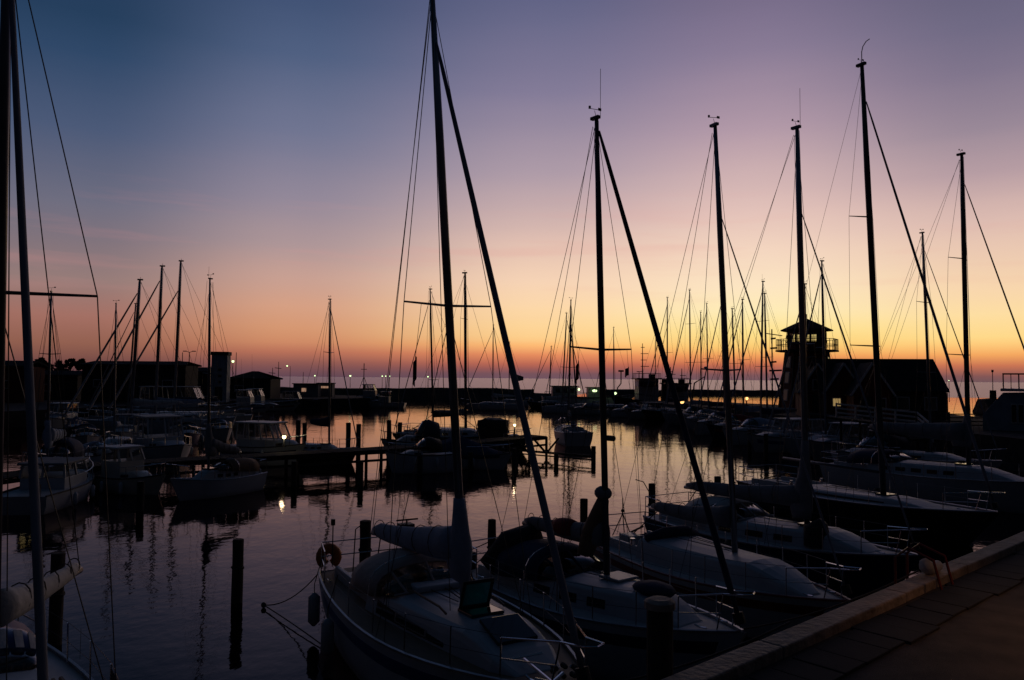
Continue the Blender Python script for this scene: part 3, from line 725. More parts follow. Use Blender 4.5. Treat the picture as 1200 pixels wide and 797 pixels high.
# horseshoe lifebuoy and lights on the pushpit
lb = MB(); cx = Vector((hA.x(.0) - .02, -hA.hb(0) + .22, hA.z(0) + .24))
lb.tube([cx + Vector((.04 * math.sin(a), .15 * math.sin(a), -.17 * math.cos(a) + .02)) for a in [rad(32 + 296 * i / 12) for i in range(13)]], .092, 8, 1.15, cap=True)
lb.build('lifebuoy', 'orange', A, True)
dm = MB(); dm.tube([Vector((hA.x(.02), -.75, hA.z(0) + .1)), Vector((hA.x(.02), -.75, hA.z(0) + .95))], .013, 5); dm.box(Vector((hA.x(.02), -.75, hA.z(0) + .98)), (.07, .07, .12)); dm.tube([Vector((hA.x(.05), -.4, hA.z(0))), Vector((hA.x(.05), -.36, hA.z(0) + .85)), Vector((hA.x(.05), -.2, hA.z(0) + .95))], .013, 5)
dm.build('danbuoy', 'black', A)
ob = MB(); ob.tube([Vector((hA.x(.06), .7, hA.z(0) + .25)), Vector((hA.x(.06), .7, hA.z(0) + .95))], .02, 6); ob.tube([Vector((hA.x(.05), .5, hA.z(0) + .95)), Vector((hA.x(.075), .9, hA.z(0) + .99))], .02, 6); ob.box(Vector((hA.x(.06), .68, hA.z(0) + .72)), (.26, .3, .34)); ob.build('barbecue', 'black', A, bevel=.04)
for t_ in (.10, .30):
    p = hA.edge(t_, -1, -.12, -.02)
    fe = MB().tube([p + Vector((0, 0, -.16)), p + Vector((0, 0, -.24)), p + Vector((0, 0, -.7)), p + Vector((0, 0, -.78))], [.03, .11, .11, .03], 10).build('fender', 'grey', A, True)
    MB().tube([p + Vector((0, .16, .55)), p + Vector((0, 0, .0)), p + Vector((0, 0, -.17))], .009, 4).build('fender_line', 'rope', fe)
for sg in (-1, 1):
    wv = MB(); wv.tube([Vector((hA.x(.24), sg * .82, hA.deckz(.24) + .18)), Vector((hA.x(.24), sg * .82, hA.deckz(.24) + .36))], [.09, .06], 10); wv.build('winch', 'steel', A, True)
ak = MB(); p = Vector((hA.x(.93), -.18, hA.z(.93) + .05)); ak.tube([p, p + Vector((-.75, .03, .04))], .022, 6); ak.tube([p + Vector((-.05, -.2, .05)), p + Vector((.03, 0, 0)), p + Vector((-.05, .2, .05))], .025, 6); ak.tube([p + Vector((-.65, -.24, .1)), p + Vector((-.65, .26, .1))], .018, 5)
ak.build('anchor', 'steel', A)
cl = MB(); rnd = random.Random(4)
for j in range(26):
    a = j * .9; cl.ball(p + Vector((-.2 + .16 * math.cos(a) + rnd.uniform(-.05, .05), .34 + .16 * math.sin(a), .01)), .035, 6, 4)
cl.build('coiled_line', 'rope', A)
lad = MB()
for y in (-.17, .17): lad.tube([Vector((hA.x(1) + .05, y, hA.z(1) + .05)), Vector((hA.x(1) + .12, y, hA.z(1) - .28)), Vector((hA.x(1) + .10, y, hA.z(1) - .52))], .014, 5)
for k in range(3): lad.tube([Vector((hA.x(1) + .08 + .02 * k, -.17, hA.z(1) - .05 - .2 * k)), Vector((hA.x(1) + .08 + .02 * k, .17, hA.z(1) - .05 - .2 * k))], .014, 5)
lad.build('bow_ladder', 'steel', A)

# B: blue-grey sloop behind it
B_, hB, lB, xB = sailboat('sailing_sloop', 'white sloop with a navy topside band, navy sprayhood and three square ports', gx(712, 13.7), -52, 6.2, top=(699, 139), B=2.3, group=GQ, lod=2, mf=.54,
    fb=(.98, .95, 1.2), cab=(.30, .84, .46), boom=(2.65, .64, -.10, .12, .10), cover='covergrey', hood=False, fore=.97, furlr=.047, furl='covernavy', hatch_at=0, spr=(.49,), sprw=.33, sweep=0, mastr=.058, mastmat='darkalu', windows=3,
    canopy=('covernavy', .55, 1.5), stripe='navy', antenna=.9, flags=[(0, -1, .72, .05, (.10, .28), 'flagred', 'limp'), (0, 1, .85, .07, (.13, .14), 'flagdark', 'limp')])
MB().tube([xB['f0'] + Vector((-.55, .0, .35)), xB['f0'] + Vector((-.38, .0, .75)), xB['f0'] + Vector((-.16, 0, 1.2)), xB['f0'] + Vector((-.1, 0, 1.36))], [.14, .17, .13, .10], 10, 1.2).build('stowed_sail', 'covertan', B_, True)
MB().ball(xB['f0'] + Vector((-.10, 0, 1.48)), .15, 10, 7, (1.2, .9, .85)).build('sail_bundle', 'covergrey', B_, True)
bt = MB(); bt.tube([Vector((hB.x(.13), -.75, hB.z(0) + .2)), Vector((hB.x(.16), -.35, hB.z(0) + .62)), Vector((hB.x(.17), .15, hB.z(0) + .75)), Vector((hB.x(.13), .6, hB.z(0) + .35))], [.18, .27, .25, .14], 10, 1.2); bt.build('cockpit_cover', 'coverblack', B_, True)
om = MB(); om.box(Vector((hB.x(0) - .12, -.55, hB.z(0) + .12)), (.26, .24, .42)); om.tube([Vector((hB.x(0) - .14, -.55, hB.z(0) - .1)), Vector((hB.x(0) - .16, -.55, -.3))], .06, 6); om.build('outboard_motor', 'black', B_, bevel=.04)
bg_, be_ = xB['f0'] + xB['md'] * .64, xB['f0'] + xB['md'] * .64 + Vector((-2.65, .26, -.10))
MB().tube([bg_ + (be_ - bg_) * f + Vector((0, 0, .10)) for f in (.34, .42, .5, .56)], [.15, .18, .17, .13], 10).build('red_cloth', 'coverred', B_, True)
MB().box(xB['top'](.50, .1) + Vector((0, 0, .03)), (.5, .5, .05)).build('hatch', 'grey', B_, bevel=.02)
MB().ball(xB['top'](.74) + Vector((.1, 0, .0)), .34, 12, 6, (1.2, .9, .35)).build('hatch_cover', 'covernavy', B_, True)
MB().tube([xB['mp'](.30) + Vector((.09, 0, 0)), xB['mp'](.30) + Vector((.25, 0, 0))], .05, 8).build('steaming_light', 'black', B_)
# C
Cc, hC, lC, xC = sailboat('sailing_sloop', 'small white sloop with a red rail, long smooth cabin and bent mast', gx(860, 16.1), -64, 7.3, top=(838, 147), B=2.5, group=GQ, lod=2, mf=.60,
    fb=(.85, .82, 1.08), cab=(.28, .88, .50), boom=(2.95, .62, -.16, .125, .02), cover='covergrey', hood=False, fore=.78, furlr=.018, hatch_at=0, spr=(.42, ), sprw=.22, sweep=.3, mastr=.062, windows=0, winstyle='none', stripe='redpaint', rail='redpaint', antenna=0)
MB().tube([Vector((hC.x(.31), -.72, hC.deckz(.3) + .47)), Vector((hC.x(.33), -.3, hC.deckz(.3) + .60)), Vector((hC.x(.33), .3, hC.deckz(.3) + .60)), Vector((hC.x(.31), .72, hC.deckz(.3) + .47))], [.10, .14, .14, .10], 10).build('folded_hood', 'covernavy', Cc, True)
tpd = MB(); b0 = Vector((hC.x(.02), .1, hC.z(0) + .05))
for a in (.3, 2.4, 4.5): tpd.tube([b0 + Vector((.28 * math.cos(a), .28 * math.sin(a), 0)), b0 + Vector((0, 0, .55))], .014, 5)
tpd.tube([b0 + Vector((0, 0, .5)), b0 + Vector((0, 0, .95))], .014, 5); tpd.ball(b0 + Vector((0, 0, .62)), .05, 6, 4); tpd.build('stern_tripod', 'black', Cc)
bhk = MB().tube([Vector((hC.x(.10), .75, hC.z(.1) + .1)), Vector((hC.x(.03), .95, hC.z(0) + 1.0)), Vector((hC.x(.0), .85, hC.z(0) + 1.35)), Vector((hC.x(-.02), .7, hC.z(0) + 1.4))], .014, 5).build('boat_hook', 'black', Cc)
cbx = MB(); cbx.box((hC.x(.13), -.2, hC.deckz(.13) + .16), (.5, .4, .26)); cbx.build('locker', 'grey', Cc, bevel=.03)
MB().box((hC.x(.2), .55, hC.deckz(.2) + .3), (.62, .2, .14), .3).build('sail_roll', 'coverred', Cc, bevel=.05)
# D
Dd, hD, lD, xD = sailboat('sailing_sloop', 'white sloop with a long sagging boom cover wrapped round its mast and a cream sprayhood', gx(944, 19.1), -56, 7.6, top=(934, 150), B=2.6, group=GQ, lod=2, mf=.63,
    fb=(.92, .88, 1.14), cab=(.30, .86, .45), boom=(4.1, .58, -.14, .15, .02), cover='covergrey', hood=True, hull='navy', bootlen=1.5, fore=.78, furlr=.022, spr=(.45,), sprw=.22, sweep=.1, mastr=.072, windows=3, canopy=('coverwhite', .55, 1.6), antenna=1.0)
MB().tube([Vector((hD.x(.70), -.45, hD.deckz(.7) + .05)), Vector((hD.x(.70), -.4, hD.deckz(.7) + .45)), Vector((hD.x(.72), -.35, hD.deckz(.7) + .66))], [.26, .3, .12], 10).build('sail_bag', 'coverblack', Dd, True)
# E
Ee, hE, lE, xE = sailboat('racing_yacht', 'low sleek racing yacht with a tall black mast and long flush pale deck', gx(1033, 25.9), -63, 9.6, top=(1010, 76), B=2.9, group=GQ, lod=2, mf=.60,
    fb=(.92, .88, 1.12), cab=(.30, .80, .24), boom=(4.4, .75, .06, .06, .02), cover=None, fore=.91, furlr=.042, furl='genoa', spr=(.34, .64), sprw=.26, sweep=.55, mastr=.098, mastmat='darkalu', windows=0, winstyle='strip', antenna=0, hull='darkhull')
ms = MB(); tp = xE['mp'](1.0); ms.tube([tp, tp + Vector((0, 0, .45)), tp + Vector((.05, 0, .62)), tp + Vector((.18, 0, .75)), tp + Vector((.32, 0, .78))], .016, 5); ms.build('bent_antenna', 'black', Ee)
# F
Ff, hF, lF, xF = sailboat('sailing_yacht', 'large white cruising yacht with a thick grey boom cover and five cabin ports', gx(1133, 31), -58, 9.8, top=(1127, 181), B=3.2, group=GQ, lod=2, mf=.62,
    fb=(1.08, 1.05, 1.32), cab=(.24, .82, .5), boom=(4.4, 1.15, .10, .22, .02), cover='covergrey', hood=True, bootlen=.9, fore=.90, furlr=.032, spr=(.35, .66), sprw=.28, sweep=.35, mastr=.092, windows=5, mastmat='darkalu', canopy=('covernavy', .55, 1.9))
# H
Hh = sailboat('sailing_yacht', 'slender masted sloop lying beyond the thick boom cover, before the barn', gx(1090, 40), -62, 9, top=(1081, 273), group=GQ, lod=1, mf=.6, cab=(.28, .8, .4), boom=(3.6, .9, 0, .13, 0), cover='covernavy', spr=(.36, .68), sprw=.26, mastr=.07, furlr=.025)
# L: at the photo's edge
Lb, hL, lL, xL = sailboat('sailing_sloop', 'white sloop with striped sprayhood and rumpled white sail, cut by the picture edge', gx(8.5, 8.0), -48.5, 7.6, top=(9, -120), B=2.7, group=GQ, lod=2, mf=.60,
    fb=(.95, .92, 1.18), cab=(.30, .84, .44), boom=(3.15, 1.0, -.22, .105, .46), cover='coverwhite', hood=False, fore=.97, furlr=.036, hatch_at=0, spr=(.508,), sprw=.34, sweep=0, mastr=.055, mastmat='darkalu', canopy=None, windows=3, antenna=0, foreoff=-.1)
hp = [hoop(hL.x(.40), .62, hL.deckz(.34) + .40, .05), hoop(hL.x(.36), .82, hL.deckz(.34) + .32, .34), hoop(hL.x(.31), .86, hL.deckz(.34) + .3, .50), hoop(hL.x(.20), .88, hL.deckz(.3) + .2, .56)]
shd = MB().loft(hp[1:], False).build('sprayhood', 'bluestripe', Lb, True, solid=.012)
for k in range(2, 10):
    a0, a1 = k, k + 1
    if k % 1 == 0:
        pa = [h_[k] + Vector((0, .012, .012)) + (h_[k + 1] - h_[k]) * .12 for h_ in hp[1:3]]; pb_ = [h_[k] + Vector((0, .012, .012)) + (h_[k + 1] - h_[k]) * .66 for h_ in hp[1:3]]
        MB().add([pa[0], pa[1], pb_[1], pb_[0]], [(0, 1, 2, 3)]).build('sprayhood_stripe', 'coverwhite', shd, solid=.006)
MB().loft(hp[:2], False).build('sprayhood_window', 'vinyl', shd, True, solid=.006)
dk = MB()
for k, t_ in enumerate((.5, .535, .57)):
    dk.tube([hL.edge(.34, 1, .32 + .09 * k, .05), hL.edge(.52, 1, .30 + .09 * k, .05)], .03, 6)
dk.build('deck_battens', 'teak', Lb)
MB().tube([hL.edge(.30, 1, .02, .55), hL.edge(.30, 1, .02, .15)], .003, 4).build('dodger_line', 'rope', Lb)
dg = MB(); dg.loft([[hL.edge(t_, 1, .055, .1), hL.edge(t_, 1, .06, .32), hL.edge(t_, 1, .065, .5)] for t_ in (.52, .58, .64)], False); dg.build('lee_cloth', 'coverblack', Lb, solid=.008)

# ------------------------------------------------------------------ boats at the jetty and in the middle of the harbour
GJ = 'boats moored at the timber jetty'
sailboat('sailing_sloop', 'small white sloop with tan cockpit canopy and sail cover drooping from its mast', gx(248, 31.5), -118, 4.5, top=(246, 327), group=GJ, lod=1, mf=.60, boom=(1.7, .95, -.40, .14, 0), cover='covergrey', hood=True, bootlen=.9, canopy=('covertan', .5, 1.8), spr=(.5,), sprw=.3, furlr=.0, mastr=.055, fb=(.72, .68, .9), antenna=.5)
motorboat('pilot_boat', 'stubby cream boat with upright wheelhouse and open aft deck lying before the jetty', gx(162, 32.6), -28, 3.9, B=1.7, group=GJ, fb=(.6, .6, .85), mast=.4, style='wheelhouse', hull='cream', house=(.16, .46), hh=1.25, sill=.6, wins=1, foredeck=.3)
motorboat('cabin_boat', 'white boat with a wide cabin door facing out, beside the furled headsail', gx(72, 29.8), 98, 6, group=GJ, style='wheelhouse', house=(.30, .66), hh=.95, sill=.5, wins=2, mast=0, fb=(.65, .65, .9), roofmat='covergrey')
sailboat('sailing_sloop', 'sloop half hidden by blue tarpaulins behind the wide cabin boat', gx(60, 34), -75, 6.4, top=(60, 342), group=GJ, lod=1, mf=.6, boom=(2.6, .8, 0, .2, 0), cover='coverblue', hood=True, bootlen=.8, canopy=('covernavy', .85, 2.2), spr=(.62,), sprw=.2, mastr=.055, furlr=0)
motorboat('cabin_cruiser', 'white cabin cruiser with tall canvas wheelhouse and three dark hull windows behind the pilot boat', gx(193, 45), -50, 8.0, group=GJ, style='hardtop', house=(.22, .6), hh=1.7, sill=.35, wins=3, roofmat='coverwhite', mast=0)
sailboat('sailing_sloop', 'slim sloop with a thin mast standing between the pilot boat and open water', gx(137, 44), -70, 6.6, top=(136, 356), group=GJ, lod=0, mf=.6, boom=(2.4, .7, 0, .12, 0), cover='coverblue', spr=(.55,), sprw=.2, furlr=0, mastr=.06)
motorboat('motor_cruiser', 'white motor cruiser with see-through wheelhouse windows lying behind the jetty', gx(316, 43.5), -22, 5.2, B=2.1, group=GJ, style='hardtop', house=(.20, .70), hh=1.35, sill=.36, wins=3, stripe='navy', mast=.5, fb=(.95, .95, 1.2))
sailboat('sailing_sloop', 'small dark sloop with a high boom cover and railed bow behind the jetty', gx(388, 44.5), -18, 4.6, top=(387, 351), B=1.7, group=GJ, lod=1, mf=.58, hull='darkhull', boom=(1.3, 1.15, .05, .16, 0), cover='covernavy', spr=(.63,), sprw=.33, furlr=.03, mastr=.06, cab=(.25, .7, .35), fb=(.8, .7, .9))
motorboat('motor_cruiser', 'pale cruiser with a rounded sprayhood and small yellow cabin light, stern by a pile', gx(496, 47), -165, 5.0, B=2.0, group=GJ, style='none', house=(.30, .55), canvas=('covernavy', 'hood'), hh=1.7, fb=(.95, .95, 1.2), foredeck=.45)
motorboat('open_boat', 'low open boat with a dark cockpit cover lying before the jetty', gx(493, 40.2), -160, 3.6, B=1.75, group=GJ, style='none', house=(.2, .5), canvas=('coverblack', 'hood'), hh=1.0, fb=(.95, .9, 1.1), foredeck=.25)
motorboat('covered_boat', 'motorboat under a dark blue tarpaulin stretched to a high ridge', gx(556, 42.2), -22, 4.6, B=1.9, group=GJ, style='none', house=(.3, .6), canvas=('covernavy', 'tent'), hh=1.05, fb=(.75, .72, .9), foredeck=.2)
motorboat('fishing_boat', 'boat with a bulky black cover over its raised steering place beside the jetty head', gx(574, 51.5), 20, 6.0, B=2.2, group=GJ, cat='fishing boat', style='none', house=(.35, .75), canvas=('coverblack', 'heap'), hh=1.5, hull='darkhull', fb=(.8, .75, 1.0), foredeck=.3)
sailboat('sailing_sloop', 'dark sloop with a short dark boom cover just beyond the jetty gap', gx(509, 53), -150, 7.5, top=(504, 339), group=GJ, lod=1, mf=.6, boom=(2.2, .9, .1, .12, 0), cover='coverblack', spr=(.35,), sprw=.32, furlr=.03, mastr=.07, mastmat='darkalu', hull='darkhull', cab=(.25, .75, .5))
sailboat('sailing_yacht', 'tall masted yacht with twin spreaders lying just beyond the jetty', gx(547, 56), -20, 8.5, top=(545, 320), group=GJ, lod=1, mf=.6, boom=(2.8, 1.0, .05, .14, 0), cover='covergrey', spr=(.15, .70), sprw=.3, furlr=.0, mastr=.105, mastmat='darkalu', hull='grey')
nb, hn, ln_, xn = sailboat('sailing_sloop', 'small white sloop seen from astern, alone on the water off the jetty head', gx(667, 60), 96, 7.0, top=(669, 352), B=2.5, lod=1, mf=.58, boom=(2.2, .8, .0, .12, .1), cover='covergrey', spr=(.46,), sprw=.3, furlr=.03, mastr=.07, fb=(1.0, .9, 1.15), sw=.86, stripe=None)
MB().ball((hn.x(.12), .25, hn.z(0) + .55), .2, 8, 6, (1, 1, 1.3)).build('cockpit_cushion', 'covergrey', nb, True)

# ------------------------------------------------------------------ far yachts along the west shore
GW = 'large yachts berthed along the shore quay'
for (nm, lb_, fp, dp, tx, ty, L, B2, hl, cv) in (
    ('sailing_yacht', 'white yacht with the lowest of three tall raked masts by the shore sheds', 156, 64, 164, 328, 11, 3.2, 'gel', 'coverwhite'),
    ('sailing_yacht', 'white yacht with a stout mast and doubled headstay, middle of the three tall ones', 184, 68, 190, 312, 12, 3.4, 'gel', 'coverblue'),
    ('sailing_yacht', 'white yacht whose mast is the tallest by the shore sheds', 206, 72, 212, 306, 12.5, 3.5, 'cream', 'covernavy')):
    sailboat(nm, lb_, gx(fp, dp), 197, L, top=(tx, ty), B=B2, group=GW, lod=1, mf=.56, hull=hl, boom=(4, 1.0, .0, .16, 0), cover=cv, spr=(.42, .7), sprw=.22, furlr=.085, furl='coverwhite', mastr=.13, fore=.9 if ty != 306 else .80, fb=(1.2, 1.1, 1.35), cab=(.25, .78, .45), windows=4, foreoff=.3)
sailboat('sailing_sloop', 'small yacht with its short mast tight behind the doubled headstay', gx(152, 82), 195, 9, top=(159, 356), group=GW, lod=0, mf=.55, hull='grey', boom=(3.3, .9, 0, .13, 0), cover='covernavy', spr=(.5,), furlr=.05, mastr=.10)
motorboat('cabin_boat', 'little cabin boat with a rounded grey top in the dark basin', gx(76, 70), -80, 6.5, group=GW, style='hardtop', house=(.3, .7), hh=1.5, sill=.45, wins=2, mast=0)
motorboat('motor_yacht', 'broad white motor yacht with a long pale awning beside the blue tower', gx(214, 86), 4, 10, group=GW, style='hardtop', house=(.1, .72), hh=2.3, sill=.4, wins=4, roofmat='coverwhite', mast=0, fb=(1.4, 1.3, 1.6))
motorboat('fishing_boat', 'white fishing boat with forward wheelhouse below the dark low hall', gx(281, 104), 5, 9, group=GW, cat='fishing boat', style='wheelhouse', house=(.5, .7), hh=2.2, sill=.6, wins=2, mast=2.2, stripe='bluestripe')
motorboat('fishing_boat', 'pale fishing boat with aft wheelhouse and red sheer, outermost at the shore quay', gx(318, 110), 4, 8.5, group=GW, cat='fishing boat', style='wheelhouse', house=(.15, .38), hh=2.3, sill=.6, wins=2, mast=2.6, hull='grey', stripe='redpaint')
motorboat('trawler', 'dark hulled trawler with a crossed derrick mast off the shore pier', gx(418, 127), 3, 11, group=GW, cat='fishing boat', style='wheelhouse', house=(.62, .80), hh=2.4, sill=.6, wins=2, hull='darkhull', mast=0, fb=(1.4, 1.2, 2.0), roofmat='darkhull', housemat='grey')
dr = thing('derrick', 'crossed derrick mast above the dark trawler on the shore pier', 'derrick', gx(427, 129, 1.2))
MB().tube([(0, 0, 0), (0, 0, 6.0)], .07, 6).build('mast', 'black', dr)
MB().tube([(-1.3, 0, 0), (0, 0, 3.8)], .05, 5).build('leg', 'black', dr); MB().tube([(1.4, 0, 0), (0, 0, 3.8)], .05, 5).build('leg', 'black', dr)
MB().tube([(-.5, 0, 5), (.5, 0, 5)], .05, 5).build('crosstree', 'black', dr)
motorboat('workboat', 'small workboat with a pale transom at the end of the shore pier', gx(453, 124), 178, 6.5, cat='workboat', group=GW, style='wheelhouse', house=(.4, .66), hh=1.8, sill=.6, wins=1, hull='grey', mast=.6)

for (px, dp, th, L, hl, sty, cv, hm_, lb_) in (
    (104, 52, -60, 5.0, 'grey', 'none', ('covernavy', 'hood'), 1.0, 'small grey launch with a navy hood in the dark basin'),
    (118, 40, -35, 3.6, 'gel', 'none', ('coverblue', 'hood'), .8, 'tiny launch with a pale blue cover beside the stubby pilot boat'),
    (150, 56, -70, 5.5, 'gel', 'hardtop', None, 1.3, 'compact white cruiser behind the canvas topped cabin cruiser'),
    (222, 55, -65, 5.5, 'navy', 'none', ('coverblack', 'hood'), 1.0, 'navy launch under a black hood behind the tan canopied sloop'),
    (256, 60, -50, 5.5, 'gel', 'none', ('covergrey', 'hood'), 1.1, 'white launch with grey hood under the shore yachts'),
    (92, 60, -60, 5.0, 'darkhull', 'none', ('covernavy', 'tent'), 1.0, 'dark launch under a low navy tent in the basin'),
    (250, 97, 5, 7.0, 'gel', 'hardtop', None, 1.6, 'white cruiser at the quay foot of the blue tower'),
    (348, 118, 3, 7.5, 'darkhull', 'wheelhouse', None, 1.9, 'dark cutter with upright wheelhouse beside the tiny kiosk'),
    (690, 106, 186, 6.0, 'grey', 'none', ('covergrey', 'hood'), 1.0, 'grey launch below the floodlit workboat'),
    (738, 100, 192, 6.5, 'gel', 'none', ('covernavy', 'hood'), 1.0, 'white launch in the dark water under the tug bow'),
    (760, 96, 195, 6.5, 'grey', 'hardtop', None, 1.3, 'grey cruiser with a flat top under the tug funnel')):
    motorboat('motor_launch' if sty == 'none' else 'motor_cruiser', lb_, gx(px, dp), th, L, group='small boats crowding the basin', style=sty, canvas=cv, hull=hl, hh=hm_, sill=.45, house=(.25, .6), mast=0, fb=(.75, .7, 1.0), wins=2, roofmat='covergrey')

# ------------------------------------------------------------------ in front of the breakwater
GB = 'yachts berthed before the breakwater'
sailboat('sailing_yacht', 'long low white sloop alone below the middle of the breakwater', gx(578, 118), 178, 9.5, top=(578, 381), group=GB, lod=0, mf=.5, boom=(3.5, .9, 0, .15, 0), cover='coverwhite', spr=(.37,), sprw=.3, furlr=.05, mastr=.085)
sailboat('sailing_sloop', 'small sloop with a short mast close under the breakwater wall', gx(597, 134), 178, 6.5, top=(597, 401), group=GB, lod=0, mf=.55, spr=(.5,), furlr=0, mastr=.08, boom=(2.2, .8, 0, .1, 0), cover='covernavy')
sailboat('sailing_yacht', 'white yacht with the taller of two close masts before the workboats', gx(659, 110), -4, 6.5, top=(664, 367), group=GB, lod=0, mf=.45, spr=(.40,), furlr=.06, mastr=.10, boom=(2.8, .9, 0, .14, 0), cover='coverwhite')
sailboat('sailing_yacht', 'white yacht with a red mark at its bow, berthed ahead of the twin masted one', gx(676, 114), -4, 6.0, top=(669.5, 381), group=GB, lod=0, mf=.35, spr=(.45,), furlr=.0, mastr=.09, boom=(2, .9, 0, .14, 0), cover='covergrey', stripe='redpaint')
sailboat('sailing_sloop', 'sloop with a bare leaning headstay at the breakwater end', gx(644, 128), 175, 7.5, top=(646, 406), group=GB, lod=0, mf=.5, spr=(.5,), furlr=.05, mastr=.09, hull='darkhull')
sailboat('sailing_sloop', 'sloop with a thin pole mast in front of the floodlit workboat', gx(720, 112), 190, 6.5, top=(719, 384), group=GB, lod=0, mf=.5, spr=(.55,), sprw=.15, furlr=0, mastr=.07, hull='darkhull')
sailboat('sailing_sloop', 'sloop with a short mast directly before the tug wheelhouse', gx(767, 100), 195, 6.5, top=(769, 381), group=GB, lod=0, mf=.5, spr=(.5,), furlr=0, mastr=.06, hull='darkhull')

# ------------------------------------------------------------------ the row at the tower quay
GT = 'boats moored in a row off the tower quay'
row = [
    (782, 88, 782, 349, 9.5, 'darkhull', 'covernavy', 'dark sloop with a plain stout mast and radar at mid height beside the tug'),
    (809.5, 80, 808, 340, 9.5, 'gel', 'coverblue', 'white sloop with wide high spreaders, second along the tower quay row'),
    (822, 77, 821, 366, 8.0, 'grey', 'covergrey', 'grey sloop with a thin bare mast beside the white one with wide spreaders'),
    (830, 74, 828, 356, 8.5, 'gel', 'covernavy', 'white sloop with a weathercock vane high over its mast in the tower quay row'),
    (849, 69, 845, 347, 8.5, 'gel', 'coverred', 'white sloop with a bent mast leaning toward the tug, red boom cover'),
    (862, 65, 858, 362, 8.0, 'navy', 'covergrey', 'navy sloop whose mast stands just beside the bent foreground one'),
    (871, 62, 870, 351, 8.0, 'gel', 'coverblue', 'white sloop with pale blue boom cover under crossed rigging wires'),
    (891, 58, 894, 330, 9.0, 'gel', 'covernavy', 'white sloop with the tallest mast between the tug and the tower'),
    (899, 61, 896, 344, 8.0, 'cream', 'coverwhite', 'cream sloop masted tight beside the tallest of the tower quay row'),
    (945, 50, 943, 333, 8.5, 'navy', 'coverblack', 'blue striped sloop lying straight in front of the tower'),
    (967, 47, 963, 306, 8.5, 'gel', 'covergrey', 'white sloop with its mast over the tower roof edge'),
]
for i, (fp, dp, tx, ty, L, hl, cv, lb_) in enumerate(row):
    dp *= 1.08
    sailboat('sailing_sloop', lb_, gx(fp, dp), 208 - i * .8, L, top=(tx, ty), group=GT, lod=0 if i < 9 else 1, mf=.58, hull=hl, boom=(3.2, .9, .05, .15, 0), cover=cv, spr=((.40, .72) if i in (1, 7) else (.5,)), sprw=.30 if i != 1 else .36, furlr=.05 if i % 3 != 2 else 0, mastr=.082 if i not in (2, 3) else .065, radar=i in (0, 3),
             stripe='bluestripe' if i == 9 else None, fb=(1.0, .95, 1.25), antenna=.6 if i == 7 else 0)
rd = thing('radar_mast', 'thin pole carrying aerials and stubs between the sloops and the tower', 'mast', gx(905, 72, 1.6))
MB().tube([(0, 0, 0), (0, 0, 8.1)], .06, 6).build('pole', 'black', rd)
for z_, l_ in ((7.2, .35), (6.3, .5), (5.0, .4), (4.2, .9), (3.4, .6)): MB().beam((-l_ * .3, 0, z_), (l_, 0, z_ + .05), .10, .16).build('aerial', 'black', rd)
PB = [
    (800, 94, 195, 6, 'gel', 'small white launch with its bow turned to the tug', 'none', ('covernavy', 'hood')),
    (812, 84, 200, 6, 'grey', 'grey launch with a dark hood before the wide spreaders', 'none', ('coverblack', 'hood')),
    (826, 76, 203, 6.2, 'gel', 'white launch with a sharp flared bow and low windscreen in the row', 'none', ('covergrey', 'hood')),
    (842, 70, 204, 6.5, 'gel', 'white speedboat with a raked bow over the bright water', 'none', ('covernavy', 'hood')),
    (862, 65, 206, 6.3, 'navy', 'navy launch with a red waterline in the tower quay row', 'none', ('coverred', 'hood')),
    (884, 59.5, 206, 6.5, 'gel', 'white speedboat with upturned bow lying by the dark pile', 'none', ('coverblue', 'hood')),
    (925, 54, 205, 8, 'gel', 'long white cruiser with blue canvas and a blue band before the tower', 'hardtop', None),
    (990, 49, 205, 7, 'grey', 'low grey cruiser with dark windows below the white ramp', 'hardtop', None),
    (1030, 42, 208, 7, 'gel', 'white half-covered cruiser beside the tall black racing mast', 'none', ('coverblack', 'hood')),
]
for (px, dp, th, L, hl, lb_, sty, cv) in PB:
    motorboat('motor_launch' if sty == 'none' else 'motor_cruiser', lb_, gx(px, dp), th, L, group=GT, style=sty, canvas=cv, hull=hl, hh=1.3, sill=.4, house=(.25, .6), stripe='bluestripe' if 'blue band' in lb_ else ('redpaint' if 'red water' in lb_ else None), mast=0, fb=(.95, .9, 1.25))

